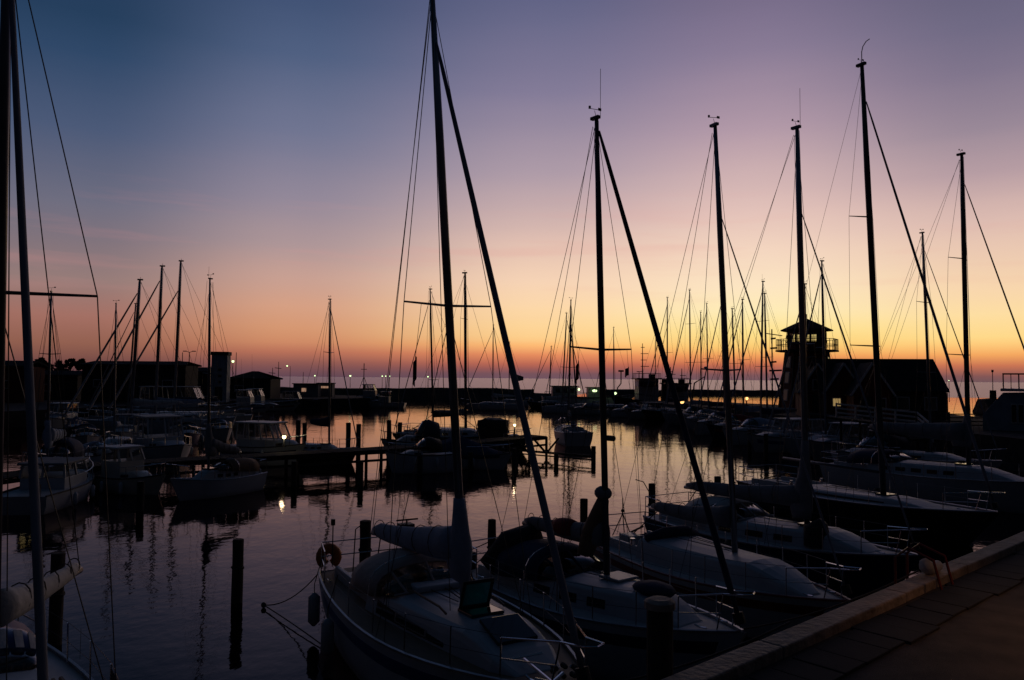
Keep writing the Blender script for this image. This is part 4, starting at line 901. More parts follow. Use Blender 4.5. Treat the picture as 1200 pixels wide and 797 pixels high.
# ------------------------------------------------------------------ tug and floodlit workboat
def tug():
    p = gx(772, 118); rt = thing('tug', 'dark harbour tug with two wheelhouse blocks and a lattice signal mast', 'tug', p, rad(183), 'work vessels')
    h = Hull(15, 5, 1.5, 1.4, 2.4, sw=.85, tmax=.4)
    h.shell(16).build('hull', 'darkhull', rt, True); h.deck().build('deck', 'deck', rt); h.rail(.09).build('rub_rail', 'black', rt)
    for (x0, x1, y, z0, z1, nm) in ((.4, 3.4, 1.5, 1.3, 4.9, 'wheelhouse'), (-4.2, -1.0, 1.5, 1.3, 4.2, 'aft_house')):
        w_ = MB().box(((x0 + x1) / 2, 0, (z0 + z1) / 2), (x1 - x0, y * 2, z1 - z0)).build(nm, 'grey', rt, bevel=.05)
        MB().box(((x0 + x1) / 2, 0, z1 + .1), (x1 - x0 + .8, y * 2 + .8, .2)).build('roof', 'darkhull', w_)
        for sg in (-1, 1):
            for k in range(3): MB().box((x0 + (x1 - x0) * (k + .5) / 3, sg * (y + .01), z1 - .7), ((x1 - x0) / 3 * .7, .04, .75)).build('window', 'win', w_)
        for k in (-1, 0, 1): MB().box((x1 + .01, k * .95, z1 - .7), (.04, .7, .75)).build('window', 'win', w_)
        MB().box(((x0 + x1) / 2 + .2, 0, z1 - .75), (1.5, 5.0, .75)).build('bridge_wing', 'darkhull', w_, bevel=.08)
        rr_ = MB(); zt_ = z1 + .2
        for (xa, ya, xb, yb) in ((x0 - .3, -1.7, x1 + .3, -1.7), (x0 - .3, 1.7, x1 + .3, 1.7), (x0 - .3, -1.7, x0 - .3, 1.7), (x1 + .3, -1.7, x1 + .3, 1.7)):
            rr_.beam((xa, ya, zt_ + .7), (xb, yb, zt_ + .7), .06, .06)
            for k in range(4): rr_.beam((xa + (xb - xa) * k / 4, ya + (yb - ya) * k / 4, zt_), (xa + (xb - xa) * k / 4, ya + (yb - ya) * k / 4, zt_ + .7), .05, .05)
        rr_.build('roof_rail', 'black', w_)
        MB().box((x0 + .8, .6, zt_ + .3), (.9, .7, .6)).build('roof_locker', 'black', w_, bevel=.1)
        MB().tube([(x1 - .5, -.5, zt_), (x1 - .5, -.5, zt_ + .9), (x1 - .1, -.5, zt_ + 1.0), (x1 - .9, -.5, zt_ + 1.0)], [.06, .05, .05, .05], 5).build('radar_scanner', 'black', w_)
    MB().tube([(-5.0, .6, 1.6), (-5.4, .6, 4.4), (-7.0, .6, 5.4)], [.14, .11, .06], 6).build('deck_crane', 'black', rt)
    MB().loft([[Vector((-1.2 + .9 * k * math.cos(a), .95 * k * math.sin(a), z)) for a in [2 * PI * i / 12 for i in range(12)]] for z, k in ((1.4, 1.0), (4.6, .85), (5.0, .8))]).build('funnel', 'black', rt)
    for (x, z0, z1) in ((2.5, 5, 10.4), (-1.6, 4.9, 7.2), (-3.6, 4.3, 6.6)):
        mo = MB().tube([(x, 0, z0), (x, 0, z1)], [.11, .05], 6).build('signal_mast', 'black', rt)
        for k in range(4 if z1 > 9 else 2):
            zz = z0 + (z1 - z0) * (.35 + .18 * k); l_ = (.9, .55, .8, .3)[k]
            MB().tube([(x + .25, -.1, zz), (x, -l_ / 3, zz), (x - l_, l_ / 2, zz)], .05, 5).build('crosstree', 'black', mo)
    rl = MB()
    for sg in (-1, 1):
        rl.tube([h.edge(t_, sg, .1, .9) for t_ in (.02, .3, .6, .9)], .04, 4)
        for t_ in (.02, .2, .4, .6, .8, .9): rl.tube([h.edge(t_, sg, .1), h.edge(t_, sg, .1, .9)], .04, 4)
    rl.build('guard_rail', 'black', rt)
    for t_ in (.15, .4, .65):
        for sg in (-1, 1):
            c = h.edge(t_, sg, -.15, -.4); MB().tube([c + Vector((.4 * math.cos(a), 0, .4 * math.sin(a))) for a in [2 * PI * i / 10 for i in range(11)]], .14, 6).build('tyre_fender', 'black', rt)
tug()
def workboat():
    p = gx(690, 132); rt = thing('workboat', 'long pale working vessel with three greenish deck floodlights', 'workboat', p, rad(2), 'work vessels')
    h = Hull(16, 4.5, 1.9, 1.7, 2.2, sw=.9, tmax=.45)
    h.shell(16).build('hull', 'gel', rt, True); h.deck().build('deck', 'deck', rt); h.rail(.09).build('rub_rail', 'black', rt)
    d = MB().box((-4.2, 0, 2.6), (4.2, 3, 1.9)).build('deckhouse', 'grey', rt, bevel=.05); MB().box((-4.2, 0, 3.62), (4.8, 3.5, .16)).build('roof', 'darkhull', d)
    d2 = MB().box((.9, 0, 2.55), (2.2, 2.6, 1.7)).build('deckhouse', 'grey', rt, bevel=.05); MB().box((.9, 0, 3.45), (2.7, 3.0, .14)).build('roof', 'darkhull', d2)
    for x in (-5.4, -4.2, -3.0): MB().box((x, -1.51, 2.9), (.7, .04, .7)).build('window', 'win', d)
    dv = MB(); dv.tube([(5.0, 0, 2), (5.0, 0, 3.4), (5.4, 0, 3.9), (5.6, 0, 4.2), (5.6, 0, 6.2)], .1, 6); dv.box((5.6, 0, 6.3), (.9, .3, .3)); dv.build('davit', 'black', rt)
    for (px, py, sx) in ((678.5, 456.5, .18), (697, 458, .42), (721, 461, .26)):
        q_ = Matrix.Rotation(-rad(2), 3, 'Z') @ (at(px, py, 129.2) - p)
        ar = MB().tube([q_ + Vector((0, .2, 0)), q_ + Vector((0, 1.6, .25))], .05, 5).build('lamp_bracket', 'black', rt)
        MB().ball(q_, .30, 10, 6, (sx * 3.4, .5, .72)).build('floodlight', 'lampgreen', ar, True)
    for sg in (-1,):
        rl = MB(); rl.tube([h.edge(t_, sg, .1, .8) for t_ in (.02, .3, .6, .95)], .035, 4)
        for i in range(10): rl.tube([h.edge(.02 + .1 * i, sg, .1), h.edge(.02 + .1 * i, sg, .1, .8)], .03, 4)
        rl.build('guard_rail', 'black', rt)
workboat()

# ------------------------------------------------------------------ piles
GP = 'tarred timber mooring piles'
def pile(px, z, h, r, label):
    p = gx(px, z); rt = thing('mooring_pile', label, 'mooring pile', p, random.uniform(0, 3), GP)
    rnd = random.Random(int(px)); b_ = MB(); rings = []
    for i in range(7):
        zz = -1.2 + (h + 1.2) * i / 6
        rings.append([Vector((r * (1 + rnd.uniform(-.05, .05)) * math.cos(2 * PI * k / 14) + .015 * zz * rnd.uniform(-.5, .5), r * (1 + rnd.uniform(-.05, .05)) * math.sin(2 * PI * k / 14), zz)) for k in range(14)])
    b_.loft(rings); b_.build('post', 'pile', rt, False, bevel=.02)
    MB().tube([(r * 1.06 * math.cos(a), r * 1.06 * math.sin(a), h * .55 + .02 * math.sin(3 * a)) for a in [2 * PI * i / 16 for i in range(17)]], .018, 5).build('rope_loop', 'rope', rt)
    return rt
pile(285, 16.9, 1.36, .118, 'dark mooring pile standing alone on open water before the jetty boats')
pile(432, 18.3, 1.52, .135, 'thick mooring pile behind the stern rail of the teak decked sloop')
pile(578.5, 18.7, 1.5, .10, 'slim mooring pile between the two nearest sloops, by the navy hooded stern')
pile(685, 22, 1.5, .11, 'mooring pile standing behind the furled boom of the navy hooded sloop')
pile(764, 25.3, 1.5, .115, 'mooring pile at the stern of the red railed sloop')
pile(840.5, 27.3, 1.5, .12, 'short looking mooring pile rising over the long sagging boom cover')
pile(77, 14.2, 1.65, .115, 'mooring pile behind the rumpled white sail at the picture edge')
for (px, z, h, lb_) in ((425, 35.5, 1.07, 'pile in the water in front of the jetty gap'), (348, 35, 1.07, 'pile before the motor cruiser, near the lamp reflection'), (494, 39, 1.0, 'pile before the low open boat'), (553, 40.7, 1.0, 'pile before the tarpaulin covered boat'), (603.5, 42, 1.1, 'pile below the lit jetty lamp'),
                        (170, 28, 1.07, 'pile before the stubby cream pilot boat'), (49, 27, 1.07, 'pile before the wide door cabin boat'),
                        (652.5, 43.9, .66, 'short pile half way along the floating boom'), (696, 46, .9, 'end pile of the floating boom'),
                        (351.5, 46, 2.3, 'tall pile between the motor cruiser and dark sloop'), (359, 50, 1.9, 'shorter pile next to the tall one behind the jetty'), (410, 45.5, 2.2, 'pile at the railed bow of the dark sloop'), (422, 46, 2.1, 'pile just past the railed bow, free of boats'), (457.5, 46, 2.35, 'pile behind the jetty gap, next to the rounded sprayhood'), (470, 48, 2.1, 'thin pile at the stern of the rounded sprayhood cruiser'),
                        (804, 80, 1.0, 'pile before the grey launch in the tower row'), (819, 73, 1.0, 'pile before the flared bow launch in the tower row'), (841, 66, .9, 'pile before the raked speedboat in the tower row'), (878, 53, 1.3, 'dark pile beside the upturned bow speedboat'), (897, 49, 1.5, 'pile in front of the long cruiser with a blue band')):
    pile(px, z, h, .13 if z < 44 else .14, lb_)
# the big post against the quay wall
pp = thing('quay_post', 'stout fender post with a capped top standing against the quay', 'post', gx(773, 8.35), .3)
MB().tube([(0, 0, -1), (0, 0, 2.42), (0, 0, 2.46)], [.145, .14, .13], 14).build('post', 'pile', pp)
MB().tube([(0, 0, 2.46), (0, 0, 2.53), (0, 0, 2.56)], [.165, .165, .11], 14).build('cap', 'kerb', pp)

# ------------------------------------------------------------------ timber jetty
jt = thing('jetty', 'dark timber jetty on braced legs crossing the harbour', 'jetty', gx(440, 40.6))
o0 = Vector(jt.location)
JP = [gx(-90, 26.5, 1.02), gx(110, 33.4, 1.02), gx(440, 41.4, 1.05), gx(560, 45.8, 1.12), gx(631, 49, 1.28)]
dk, st_ = MB(), MB()
for a, c in zip(JP, JP[1:]):
    a, c = a - o0, c - o0; d = (c - a).normalized(); n = Vector((-d.y, d.x, 0))
    L = (c - a).length; k = int(L / .16)
    for i in range(k):
        p = a + (c - a) * ((i + .5) / k); dk.beam(p - n * .85 + Vector((0, 0, random.uniform(-.006, .006))), p + n * .85, .145, .05)
    for o_ in (-.72, .72): st_.beam(a + n * o_ + Vector((0, 0, -.14)), c + n * o_ + Vector((0, 0, -.12)), .12, .16)
    st_.beam(a + n * -.78 + Vector((0, 0, -.52)), c + n * -.78 + Vector((0, 0, -.52)), .08, .12)
dk.build('deck', 'plank', jt); st_.build('stringer', 'pile', jt)
for a, c in zip(JP, JP[1:]):
    a, c = a - o0, c - o0; d = (c - a).normalized(); n = Vector((-d.y, d.x, 0)); L = (c - a).length; k = max(2, int(L / 3.6))
    for i in range(k + (1 if c == JP[-1] - o0 else 0)):
        p = a + (c - a) * (i / k)
        for o_ in (-.80, .80):
            MB().tube([p + n * o_ + Vector((0, 0, -2.2)), p + n * o_ + Vector((0, 0, -.03))], .085, 8).build('leg', 'pile', jt)
        if c == JP[-1] - o0: MB().beam(p + n * -.86 + Vector((0, 0, -1.0)), p + n * -.86 + d * 1.0 + Vector((0, 0, -.2)), .08, .10).build('brace', 'pile', jt)
dE = (JP[-1] - JP[-2]).normalized(); eE = JP[-1] - o0; nE = Vector((-dE.y, dE.x, 0))
for f in (0, 1.3): MB().beam(eE - dE * (.1 + f) + nE * -.92 + Vector((0, 0, -1.05)), eE - dE * (1.1 + f) + nE * -.92 + Vector((0, 0, -.15)), .09, .11).build('brace', 'pile', jt)
fb_ = thing('floating_boom', 'low mooring boom reaching out from the jetty toward an end pile', 'mooring boom', gx(640, 46, .3))
oo = Vector(fb_.location)
for k_, (dz, w_) in enumerate(((.45, .16), (.25, .10))):
    MB().beam(gx(560, 50.0, dz) - oo, gx(693, 44.5, dz) - oo, w_, .12 if k_ == 0 else .07).build('spar', 'pile', fb_)

# ------------------------------------------------------------------ lamps
GL = 'lit harbour lamps on slim posts'
def lamp(px, py, depth, base, label, kind='lampgreen', r=.17, light=0, col=(1, .8, .5), arm=0, group=GL):
    top = at(px, py, depth); rt = thing('lamp_post', label, 'lamp', (top.x + arm, top.y, base), 0, group)
    hh = top.z - base
    MB().tube([(0, 0, 0), (0, 0, hh - r * .6)] + ([(-arm, 0, hh + .0)] if arm else []), [.06, .04] + ([.03] if arm else []), 6).build('post', 'black', rt)
    hd_ = MB().tube([(-arm, 0, hh + r * .75), (-arm, 0, hh + r * 1.15)], [r * 1.0, r * .5], 8).build('lamp_head', 'black', rt)
    MB().ball((-arm, 0, hh), r, 10, 8).build('lamp_globe', kind, hd_, True)
    if light: lamp_light('lamp_light', (-arm, -.0 - r * 1.3, hh - r), col, light, rt, r)
    return rt
lamp(273, 423.5, 118, 1.5, 'greenish lamp on a tall pole behind the blue tower', r=.20)
lamp(336.5, 428.8, 168, 2.5, 'tall lamp at the shore end of the breakwater', r=.17, arm=.7)
lamp(369, 440.3, 168, 2.5, 'breakwater lamp beside the dark sloop mast', r=.15)
lamp(410.5, 440.5, 168, 2.5, 'breakwater lamp close to the crossed derrick', r=.20)
lamp(448, 440.8, 170, 2.5, 'first of three clustered lamps on the breakwater, shore side', r=.14)
lamp(452, 440.8, 171, 2.5, 'middle one of three clustered lamps on the breakwater', r=.13)
lamp(456.5, 440.8, 170, 2.5, 'last of three clustered lamps on the breakwater, seaward side', r=.14)
lamp(501.5, 441.5, 170, 2.5, 'single breakwater lamp by the short masted dark sloop', r=.15)
lamp(603, 442.0, 170, 2.5, 'breakwater lamp next to the pale flag', r=.20)
lamp(603, 498, 47.4, 1.3, 'small warm lamp burning on the jetty head', kind='lampwhite', r=.085, light=4, group='lit lamps low over the water')
lamp(333, 512, 40.0, 1.25, 'bright bollard lamp on the jetty in front of the motor cruiser', kind='lampwhite', r=.105, light=5, group='lit lamps low over the water')
lamp(799.5, 471, 98, 1.8, 'amber lamp glowing on the quay beyond the tower row', kind='lampwarm', r=.26, group='lit lamps low over the water')
lamp(875, 467, 78, 1.8, 'amber lamp in line with the bright strip of sea', kind='lampwarm', r=.17, group='lit lamps low over the water')
lamp(877.5, 493.5, 62, 0.9, 'tiny amber lamp above the upturned bow speedboat', kind='lampwarm', r=.09, group='lit lamps low over the water')
lr = lamp(1105, 501, 52, 1.8, 'orange red lamp at the foot of the barn gable', kind='lampwarm', r=.22, light=0, group='lit lamps low over the water')
MB().ball((.35, .1, at(1105, 501, 52).z - 1.8 - .02), .2, 8, 6).build('reflector', 'lampred', lr, True)
lamp(1112, 446, 118, 1.8, 'tiny green beacon beyond the barn gable', kind='lampgreen', r=.07)
# street lamp with two arms (unlit) and poles by the left shore
sl_ = thing('street_lamp', 'unlit street lamp with two arms beside the shore sheds', 'street lamp', gx(222, 104, 1.5))
hh = at(222, 413, 104).z - 1.5
MB().tube([(0, 0, 0), (0, 0, hh)], [.09, .06], 6).build('post', 'black', sl_)
for sg in (-1, 1):
    a_ = MB().tube([(0, 0, hh), (sg * .45, 0, hh + .15)], .04, 5).build('arm', 'black', sl_); MB().box((sg * .62, 0, hh + .16), (.5, .2, .12)).build('lamp_head', 'black', a_, bevel=.03)
for (px, py, dp, lb_) in ((214, 413, 108, 'bare pole with stubs beside the two-armed street lamp'), (38, 416, 100, 'short chimney-like pole over the shore roof'), (327, 424, 140, 'signal pole at the root of the breakwater'), (320, 431, 140, 'short forked pole by the low hall'), (356, 436, 168, 'stubby post among the breakwater lamps'), (277, 413, 125, 'thin whip aerial by the greenish lamp'), (786, 430, 119, 'thin pole standing on the tug quarter')):
    pt_ = thing('pole', lb_, 'pole', gx(px, dp, 1.4)); hh = at(px, py, dp).z - 1.4
    po = MB().tube([(0, 0, 0), (0, 0, hh)], [.09, .05], 6).build('post', 'black', pt_)
    if px in (214, 327, 320): MB().tube([(-.7, 0, hh * .82), (.5, 0, hh * .8)], .06, 5).build('crossbar', 'black', pt_); 
    if px in (214, 327): MB().box((0, 0, hh * .35), (.6, .3, .9)).build('switch_box', 'black', pt_)
fp = thing('flagpole', 'pole flying a pale tapering flag on the breakwater', 'flagpole', gx(605.5, 168, 2.4)); hh = at(605.5, 438, 168).z - 2.4
MB().tube([(0, 0, 0), (0, 0, hh)], [.07, .04], 6).build('pole', 'black', fp)
MB().loft([[Vector((.05 + 1.5 * u, .12 * math.sin(6 * u), hh - .15 - .5 * u)), Vector((.05 + 1.5 * u, .12 * math.sin(6 * u + .5), hh - 1.7 + .3 * u))] for u in [i / 6 for i in range(7)]], False).build('flag', 'wall', fp, solid=.02)

# ------------------------------------------------------------------ tower
tw = thing('harbour_tower', 'tapered dark red timber tower with railed gallery and windowed top room', 'tower', gx(946, 80, QH), rad(12))
def octa(r, z, n=8, off=PI / 8): return [Vector((r * math.cos(off + 2 * PI * k / n), r * math.sin(off + 2 * PI * k / n), z)) for k in range(n)]
zg = 35.5 * 80 / 900 + H - QH
sh_ = MB().loft([octa(2.85, 0), octa(2.1, zg - .2)]).build('shaft', 'redwood', tw)
for k in range(8):
    a = PI / 8 + 2 * PI * k / 8
    MB().beam(Vector((2.87 * math.cos(a), 2.87 * math.sin(a), 0)), Vector((2.12 * math.cos(a), 2.12 * math.sin(a), zg - .2)), .16, .16).build('corner_board', 'darkwood', sh_)
for k in range(8):
    a = 2 * PI * k / 8 + 0.0
    for zz in (1.6, 3.4, 5.0):
        if (k + int(zz)) % 2 and k not in (4, 5): continue
        r = (2.85 + (2.1 - 2.85) * zz / zg) * math.cos(PI / 8)
        Rm = Matrix.Rotation(a, 3, 'Z') @ Matrix.Rotation(-math.atan2(.70, zg), 3, 'Y')
        c = Vector((math.cos(a) * r, math.sin(a) * r, zz))
        wf = MB().box(c + Rm @ Vector((.02, 0, 0)), (.10, .80, 1.20), mtx=Rm).build('window_frame', 'trim', sh_)
        MB().box(c + Rm @ Vector((.06, 0, 0)), (.06, .62, 1.02), mtx=Rm).build('window_pane', 'win' if zz != 1.6 else 'win', wf)
ga = MB().loft([octa(3.15, zg - .16), octa(3.15, zg)]).build('gallery_floor', 'darkwood', tw)
for k in range(8):
    a0, a1 = PI / 8 + 2 * PI * k / 8, PI / 8 + 2 * PI * (k + 1) / 8
    p0, p1 = Vector((3.07 * math.cos(a0), 3.07 * math.sin(a0), zg)), Vector((3.07 * math.cos(a1), 3.07 * math.sin(a1), zg))
    rb = MB()
    for zz in (.55, 1.12): rb.beam(p0 + Vector((0, 0, zz)), p1 + Vector((0, 0, zz)), .05, .06)
    for j in range(5): q_ = p0.lerp(p1, j / 5); rb.beam(q_, q_ + Vector((0, 0, 1.12)), .045, .045)
    rb.build('gallery_railing', 'darkwood', ga)
ze = zg + 2.05
lr_ = MB().loft([octa(1.92, zg), octa(1.92, zg + .85)]).build('top_room', 'redwood', tw)
MB().loft([octa(1.92, ze - .3), octa(1.92, ze)]).build('lintel', 'redwood', lr_)
for k in range(8):
    a0, a1 = PI / 8 + 2 * PI * k / 8, PI / 8 + 2 * PI * (k + 1) / 8
    p0, p1 = Vector((1.86 * math.cos(a0), 1.86 * math.sin(a0), zg + .8)), Vector((1.86 * math.cos(a1), 1.86 * math.sin(a1), zg + .8))
    MB().beam(p0, p0 + Vector((0, 0, 1.1)), .16, .16).build('corner_post', 'darkwood', lr_)
    gp = MB().add([p0 + Vector((0, 0, .02)), p1 + Vector((0, 0, .02)), p1 + Vector((0, 0, .98)), p0 + Vector((0, 0, .98))], [(0, 1, 2, 3)]).build('window', 'clear', lr_)
    mu = MB()
    for j in (.5,): q_ = p0.lerp(p1, j); mu.beam(q_, q_ + Vector((0, 0, 1.0)), .04, .04)
    for zz in (.52,): mu.beam(p0 + Vector((0, 0, zz)), p1 + Vector((0, 0, zz)), .04, .04)
    mu.build('window_frame', 'trim', gp)
rf = MB(); za = 72.5 * 80 / 900 + H - QH
rf.loft([octa(2.62, ze - .05), octa(2.62, ze + .07), octa(.12, za)]).build('roof', 'slate', tw)
MB().tube([(0, 0, za - .1), (0, 0, za + .5)], .05, 6).build('finial', 'black', tw)
sp_ = MB().tube([(-2.6, .4, ze - 1.0 + .45), (-4.4, .4, ze - .35)], .05, 5).build('flag_staff', 'black', tw)

# ------------------------------------------------------------------ a person on the gallery (one skinned body)
def person(label, loc, rz):
    rt = thing('person', label, 'person', loc, rz)
    me = bpy.data.meshes.new('body')
    J = [(0, 0, .95), (0, 0, 1.2), (0, .02, 1.42), (0, 0, 1.52), (0, -.01, 1.66), (.18, 0, 1.42), (.26, -.06, 1.16), (.2, -.26, 1.06), (-.18, 0, 1.42), (-.26, -.06, 1.16), (-.2, -.26, 1.06), (.1, 0, .88), (.11, -.02, .48), (.12, .02, .08), (.12, -.12, .04), (-.1, 0, .88), (-.11, -.02, .48), (-.12, .02, .08), (-.12, -.12, .04), (0, -.01, 1.76)]
    E = [(0, 1), (1, 2), (2, 3), (3, 4), (4, 19), (2, 5), (5, 6), (6, 7), (2, 8), (8, 9), (9, 10), (0, 11), (11, 12), (12, 13), (13, 14), (0, 15), (15, 16), (16, 17), (17, 18)]
    Rr = [.15, .15, .16, .06, .10, .08, .055, .045, .08, .055, .045, .10, .075, .055, .045, .10, .075, .055, .045, .085]
    me.from_pydata(J, E, []); me.materials.append(M['jacket'])
    o = bpy.data.objects.new('body', me); C.objects.link(o); o.parent = rt
    md = o.modifiers.new('skin', 'SKIN')
    if not me.skin_vertices:
        bpy.context.view_layer.objects.active = o
    for v, r in zip(me.skin_vertices[0].data if me.skin_vertices else [], Rr): v.radius = (r, r)
    if me.skin_vertices: me.skin_vertices[0].data[0].use_root = True
    s2 = o.modifiers.new('sub', 'SUBSURF'); s2.levels = s2.render_levels = 1
    MB().ball((0, .02, 1.72), .105, 10, 7, (1, 1.08, 1)).build('hair', 'black', rt, True)
    return rt
pg = Matrix.Rotation(rad(12), 3, 'Z') @ Vector((-2.62, -.85, zg + .002)) + Vector(tw.location)
person('person in a dark jacket leaning at the tower gallery railing', pg, rad(-20))

# ------------------------------------------------------------------ barn with ridge along the quay, three gabled huts
def gable(name, label, cat, p, rz, w_, d, eave, ridge, wallm, roofm, trim=None, group=None, over=.25, windows=(), door=None, lit=()):
    """gable toward local -Y; width along X"""
    rt = thing(name, label, cat, p, rz, group); b_ = MB(); hw = w_ / 2
    f = [(-hw, 0, 0), (hw, 0, 0), (hw, 0, eave), (0, 0, ridge), (-hw, 0, eave)]
    b_.loft([[Vector(v) for v in f], [Vector((v[0], d, v[2])) for v in f]]); b_.build('wall', wallm, rt)
    sl = (ridge - eave) / hw
    for sg in (-1, 1):
        r_ = MB(); x1 = sg * (hw + over); z1 = eave - sl * over
        r_.loft([[Vector((0, -over, ridge + .03)), Vector((x1, -over, z1 + .03)), Vector((x1, -over, z1 + .15)), Vector((0, -over, ridge + .17))], [Vector((0, d + over, ridge + .03)), Vector((x1, d + over, z1 + .03)), Vector((x1, d + over, z1 + .15)), Vector((0, d + over, ridge + .17))]])
        ro = r_.build('roof', roofm, rt)
        if trim: MB().beam((0, -over - .03, ridge + .08), (x1, -over - .03, z1 + .08), .05, .15).build('bargeboard', trim, ro)
    for i, (x, z, ww, hh) in enumerate(windows):
        wf = MB().box((x, -.03, z), (ww + .16, .07, hh + .16)).build('window_frame', trim or 'trim', rt)
        MB().box((x, -.05, z), (ww, .07, hh)).build('window_pane', 'litwin' if i in lit else 'win', wf)
    if door:
        x, ww, hh = door; do = MB().box((x, -.03, hh / 2), (ww, .08, hh)).build('door', 'darkwood', rt); MB().ball((x + ww * .36, -.09, hh * .48), .04).build('handle', 'steel', do)
    return rt
# barn: long side toward the harbour
bd = Vector((.985, -.17, 0)).normalized(); brz = math.atan2(bd.y, bd.x)
bn = Vector((-bd.y, bd.x, 0))                 # away from the water
p_right = Vector((36.0, 66, QH))
ridge, eave, half = 24.2 * 66 / 900 + H - QH, 2.35, 3.3
bt = gable('barn', 'long dark barn with slate roof beside the tower', 'barn', p_right, brz + PI / 2, half * 2, 9.5, eave, ridge, 'darkwood', 'slate', None, over=.2)
for k in range(4):
    y = 1.2 + 2.1 * k; wf = MB().box((-half - .03, y, 1.3), (.06, 1.0, 1.1)).build('window_frame', 'trim', bt); MB().box((-half - .05, y, 1.3), (.06, .85, .95)).build('window_pane', 'win', wf)
wd = MB().box((half * .3 - half, -.05, 1.1), (2.2, .08, 2.2)).build('door', 'darkwood', bt); MB().ball((half * .3 - half + .9, -.12, 1.1), .05).build('handle', 'steel', wd)
GH = 'narrow gabled quay huts'
for (px, z, ap, lb_, dr_, ws, lt) in ((958, 66.5, 427.5, 'narrow white trimmed hut, its gable right under the tower', (.0, .9, 1.9), [(0, 2.75, .7, .8)], ()),
                        (988.5, 63, 427.0, 'narrow white trimmed hut with a small lit window, middle of three', None, [(-.55, 1.35, .55, .6), (.6, 1.35, .5, .6)], (0,)),
                        (1022, 59.5, 426.5, 'narrow white trimmed hut joined to the slate roofed barn', (-.5, .9, 1.9), [(.6, 1.35, .6, .8)], ())):
    rg = (446.4 - ap) * z / 900 + H - QH
    gable('quay_hut', lb_, 'hut', gx(px, z, QH), rad(-14), 2.7, 4.2, rg - 2.15, rg, 'redwood', 'slate', 'trim', group=GH, windows=ws, door=dr_, lit=lt)

# white railed ramp
rp = thing('ramp', 'sloping boardwalk with a white plank railing going down to the boats', 'ramp', gx(1020, 45, 1.0)); ro = Vector(rp.location)
PA = [at(974, 489, 47), at(1066, 500, 44), at(1084, 516, 42)]
dk = MB(); ra = MB(); ps = MB()
for a, c in zip(PA, PA[1:]):
    a, c = a - ro, c - ro; dk.beam(a, c, 1.6, .12)
    for z_ in (.32, .58, .84): ra.beam(a + Vector((0, -.8, z_)), c + Vector((0, -.8, z_)), .05, .10)
    n = max(2, int((c - a).length / 1.1))
    for i in range(n + 1): p = a.lerp(c, i / n) + Vector((0, -.8, 0)); MB().beam(p + Vector((0, .03, -.05)), p + Vector((0, .03, .9)), .07, .09).build('rail_post', 'trim', rp)
    for i in range(n): p = a.lerp(c, (i + .3) / n); MB().tube([p + Vector((0, -.6, -2.4)), p + Vector((0, -.6, -.06))], .08, 6).build('leg', 'pile', rp)
dk.build('deck', 'plank', rp); ra.build('railing', 'trim', rp)

# low pale building with roof terrace
kb = thing('harbour_cabin', 'low pale building with slanted end and railed roof terrace', 'cabin', gx(1196, 50, QH), -rad(33))
s = 50 / 900
def kx(px): return (px - 1196) * .0463
pr = [(kx(1150), -.05), (kx(1150), 17.5 * s), (kx(1174), 43 * s), (kx(1250), 45 * s), (kx(1250), -.05)]
MB().loft([[Vector((x, -1.2, z)) for x, z in pr], [Vector((x, 3.2, z)) for x, z in pr]]).build('wall', 'bluewall', kb)
MB().box(((kx(1174) + kx(1250)) / 2, 1, 45 * s + .10), (kx(1250) - kx(1174) + .2, 4.7, .16)).build('roof_slab', 'trim', kb)
rl = MB(); zr = 46 * s + .1
for (x0, y0, x1, y1) in ((kx(1175), -1.2, kx(1250), -1.2), (kx(1175), -1.2, kx(1175), 3.1), (kx(1175), 3.1, kx(1250), 3.1)):
    rl.beam((x0, y0, zr + 1.0), (x1, y1, zr + 1.0), .06, .06); L = math.hypot(x1 - x0, y1 - y0); n = int(L / .42)
    for i in range(n + 1): x, y = x0 + (x1 - x0) * i / n, y0 + (y1 - y0) * i / n; rl.beam((x, y, zr), (x, y, zr + 1.0), .045, .045)
rl.build('terrace_railing', 'darkwood', kb)
for px in (1187, 1195, 1205, 1215): f_ = MB().box((kx(px), -1.22, 20 * s), (.34, .06, 1.25)).build('window_frame', 'trim', kb); MB().box((kx(px), -1.24, 20 * s), (.26, .06, 1.1)).build('window_pane', 'win', f_)
fe = thing('rail_fence', 'four-rail wooden fence between the barn and the low pale building', 'fence', gx(1130, 51, QH))
for k in range(4): MB().beam((-2.2, 0, .25 + .24 * k), (1.3, 0, .25 + .24 * k), .04, .07).build('rail', 'darkwood', fe)
for k in range(4): MB().beam((-2.2 + 1.16 * k, .05, -.1), (-2.2 + 1.16 * k, .05, 1.1), .09, .09).build('post', 'darkwood', fe)
mk = thing('beacon_post', 'small post light on the detached mole head', 'beacon', gx(1163, 124, 2.1))
MB().tube([(0, 0, 0), (0, 0, 1.5)], [.5, .45], 10).build('base', 'concrete', mk); MB().tube([(0, 0, 1.5), (0, 0, 4.6)], .06, 6).build('post', 'black', mk); MB().box((0, 0, 4.6), (.24, .24, .4)).build('lamp_head', 'black', mk)

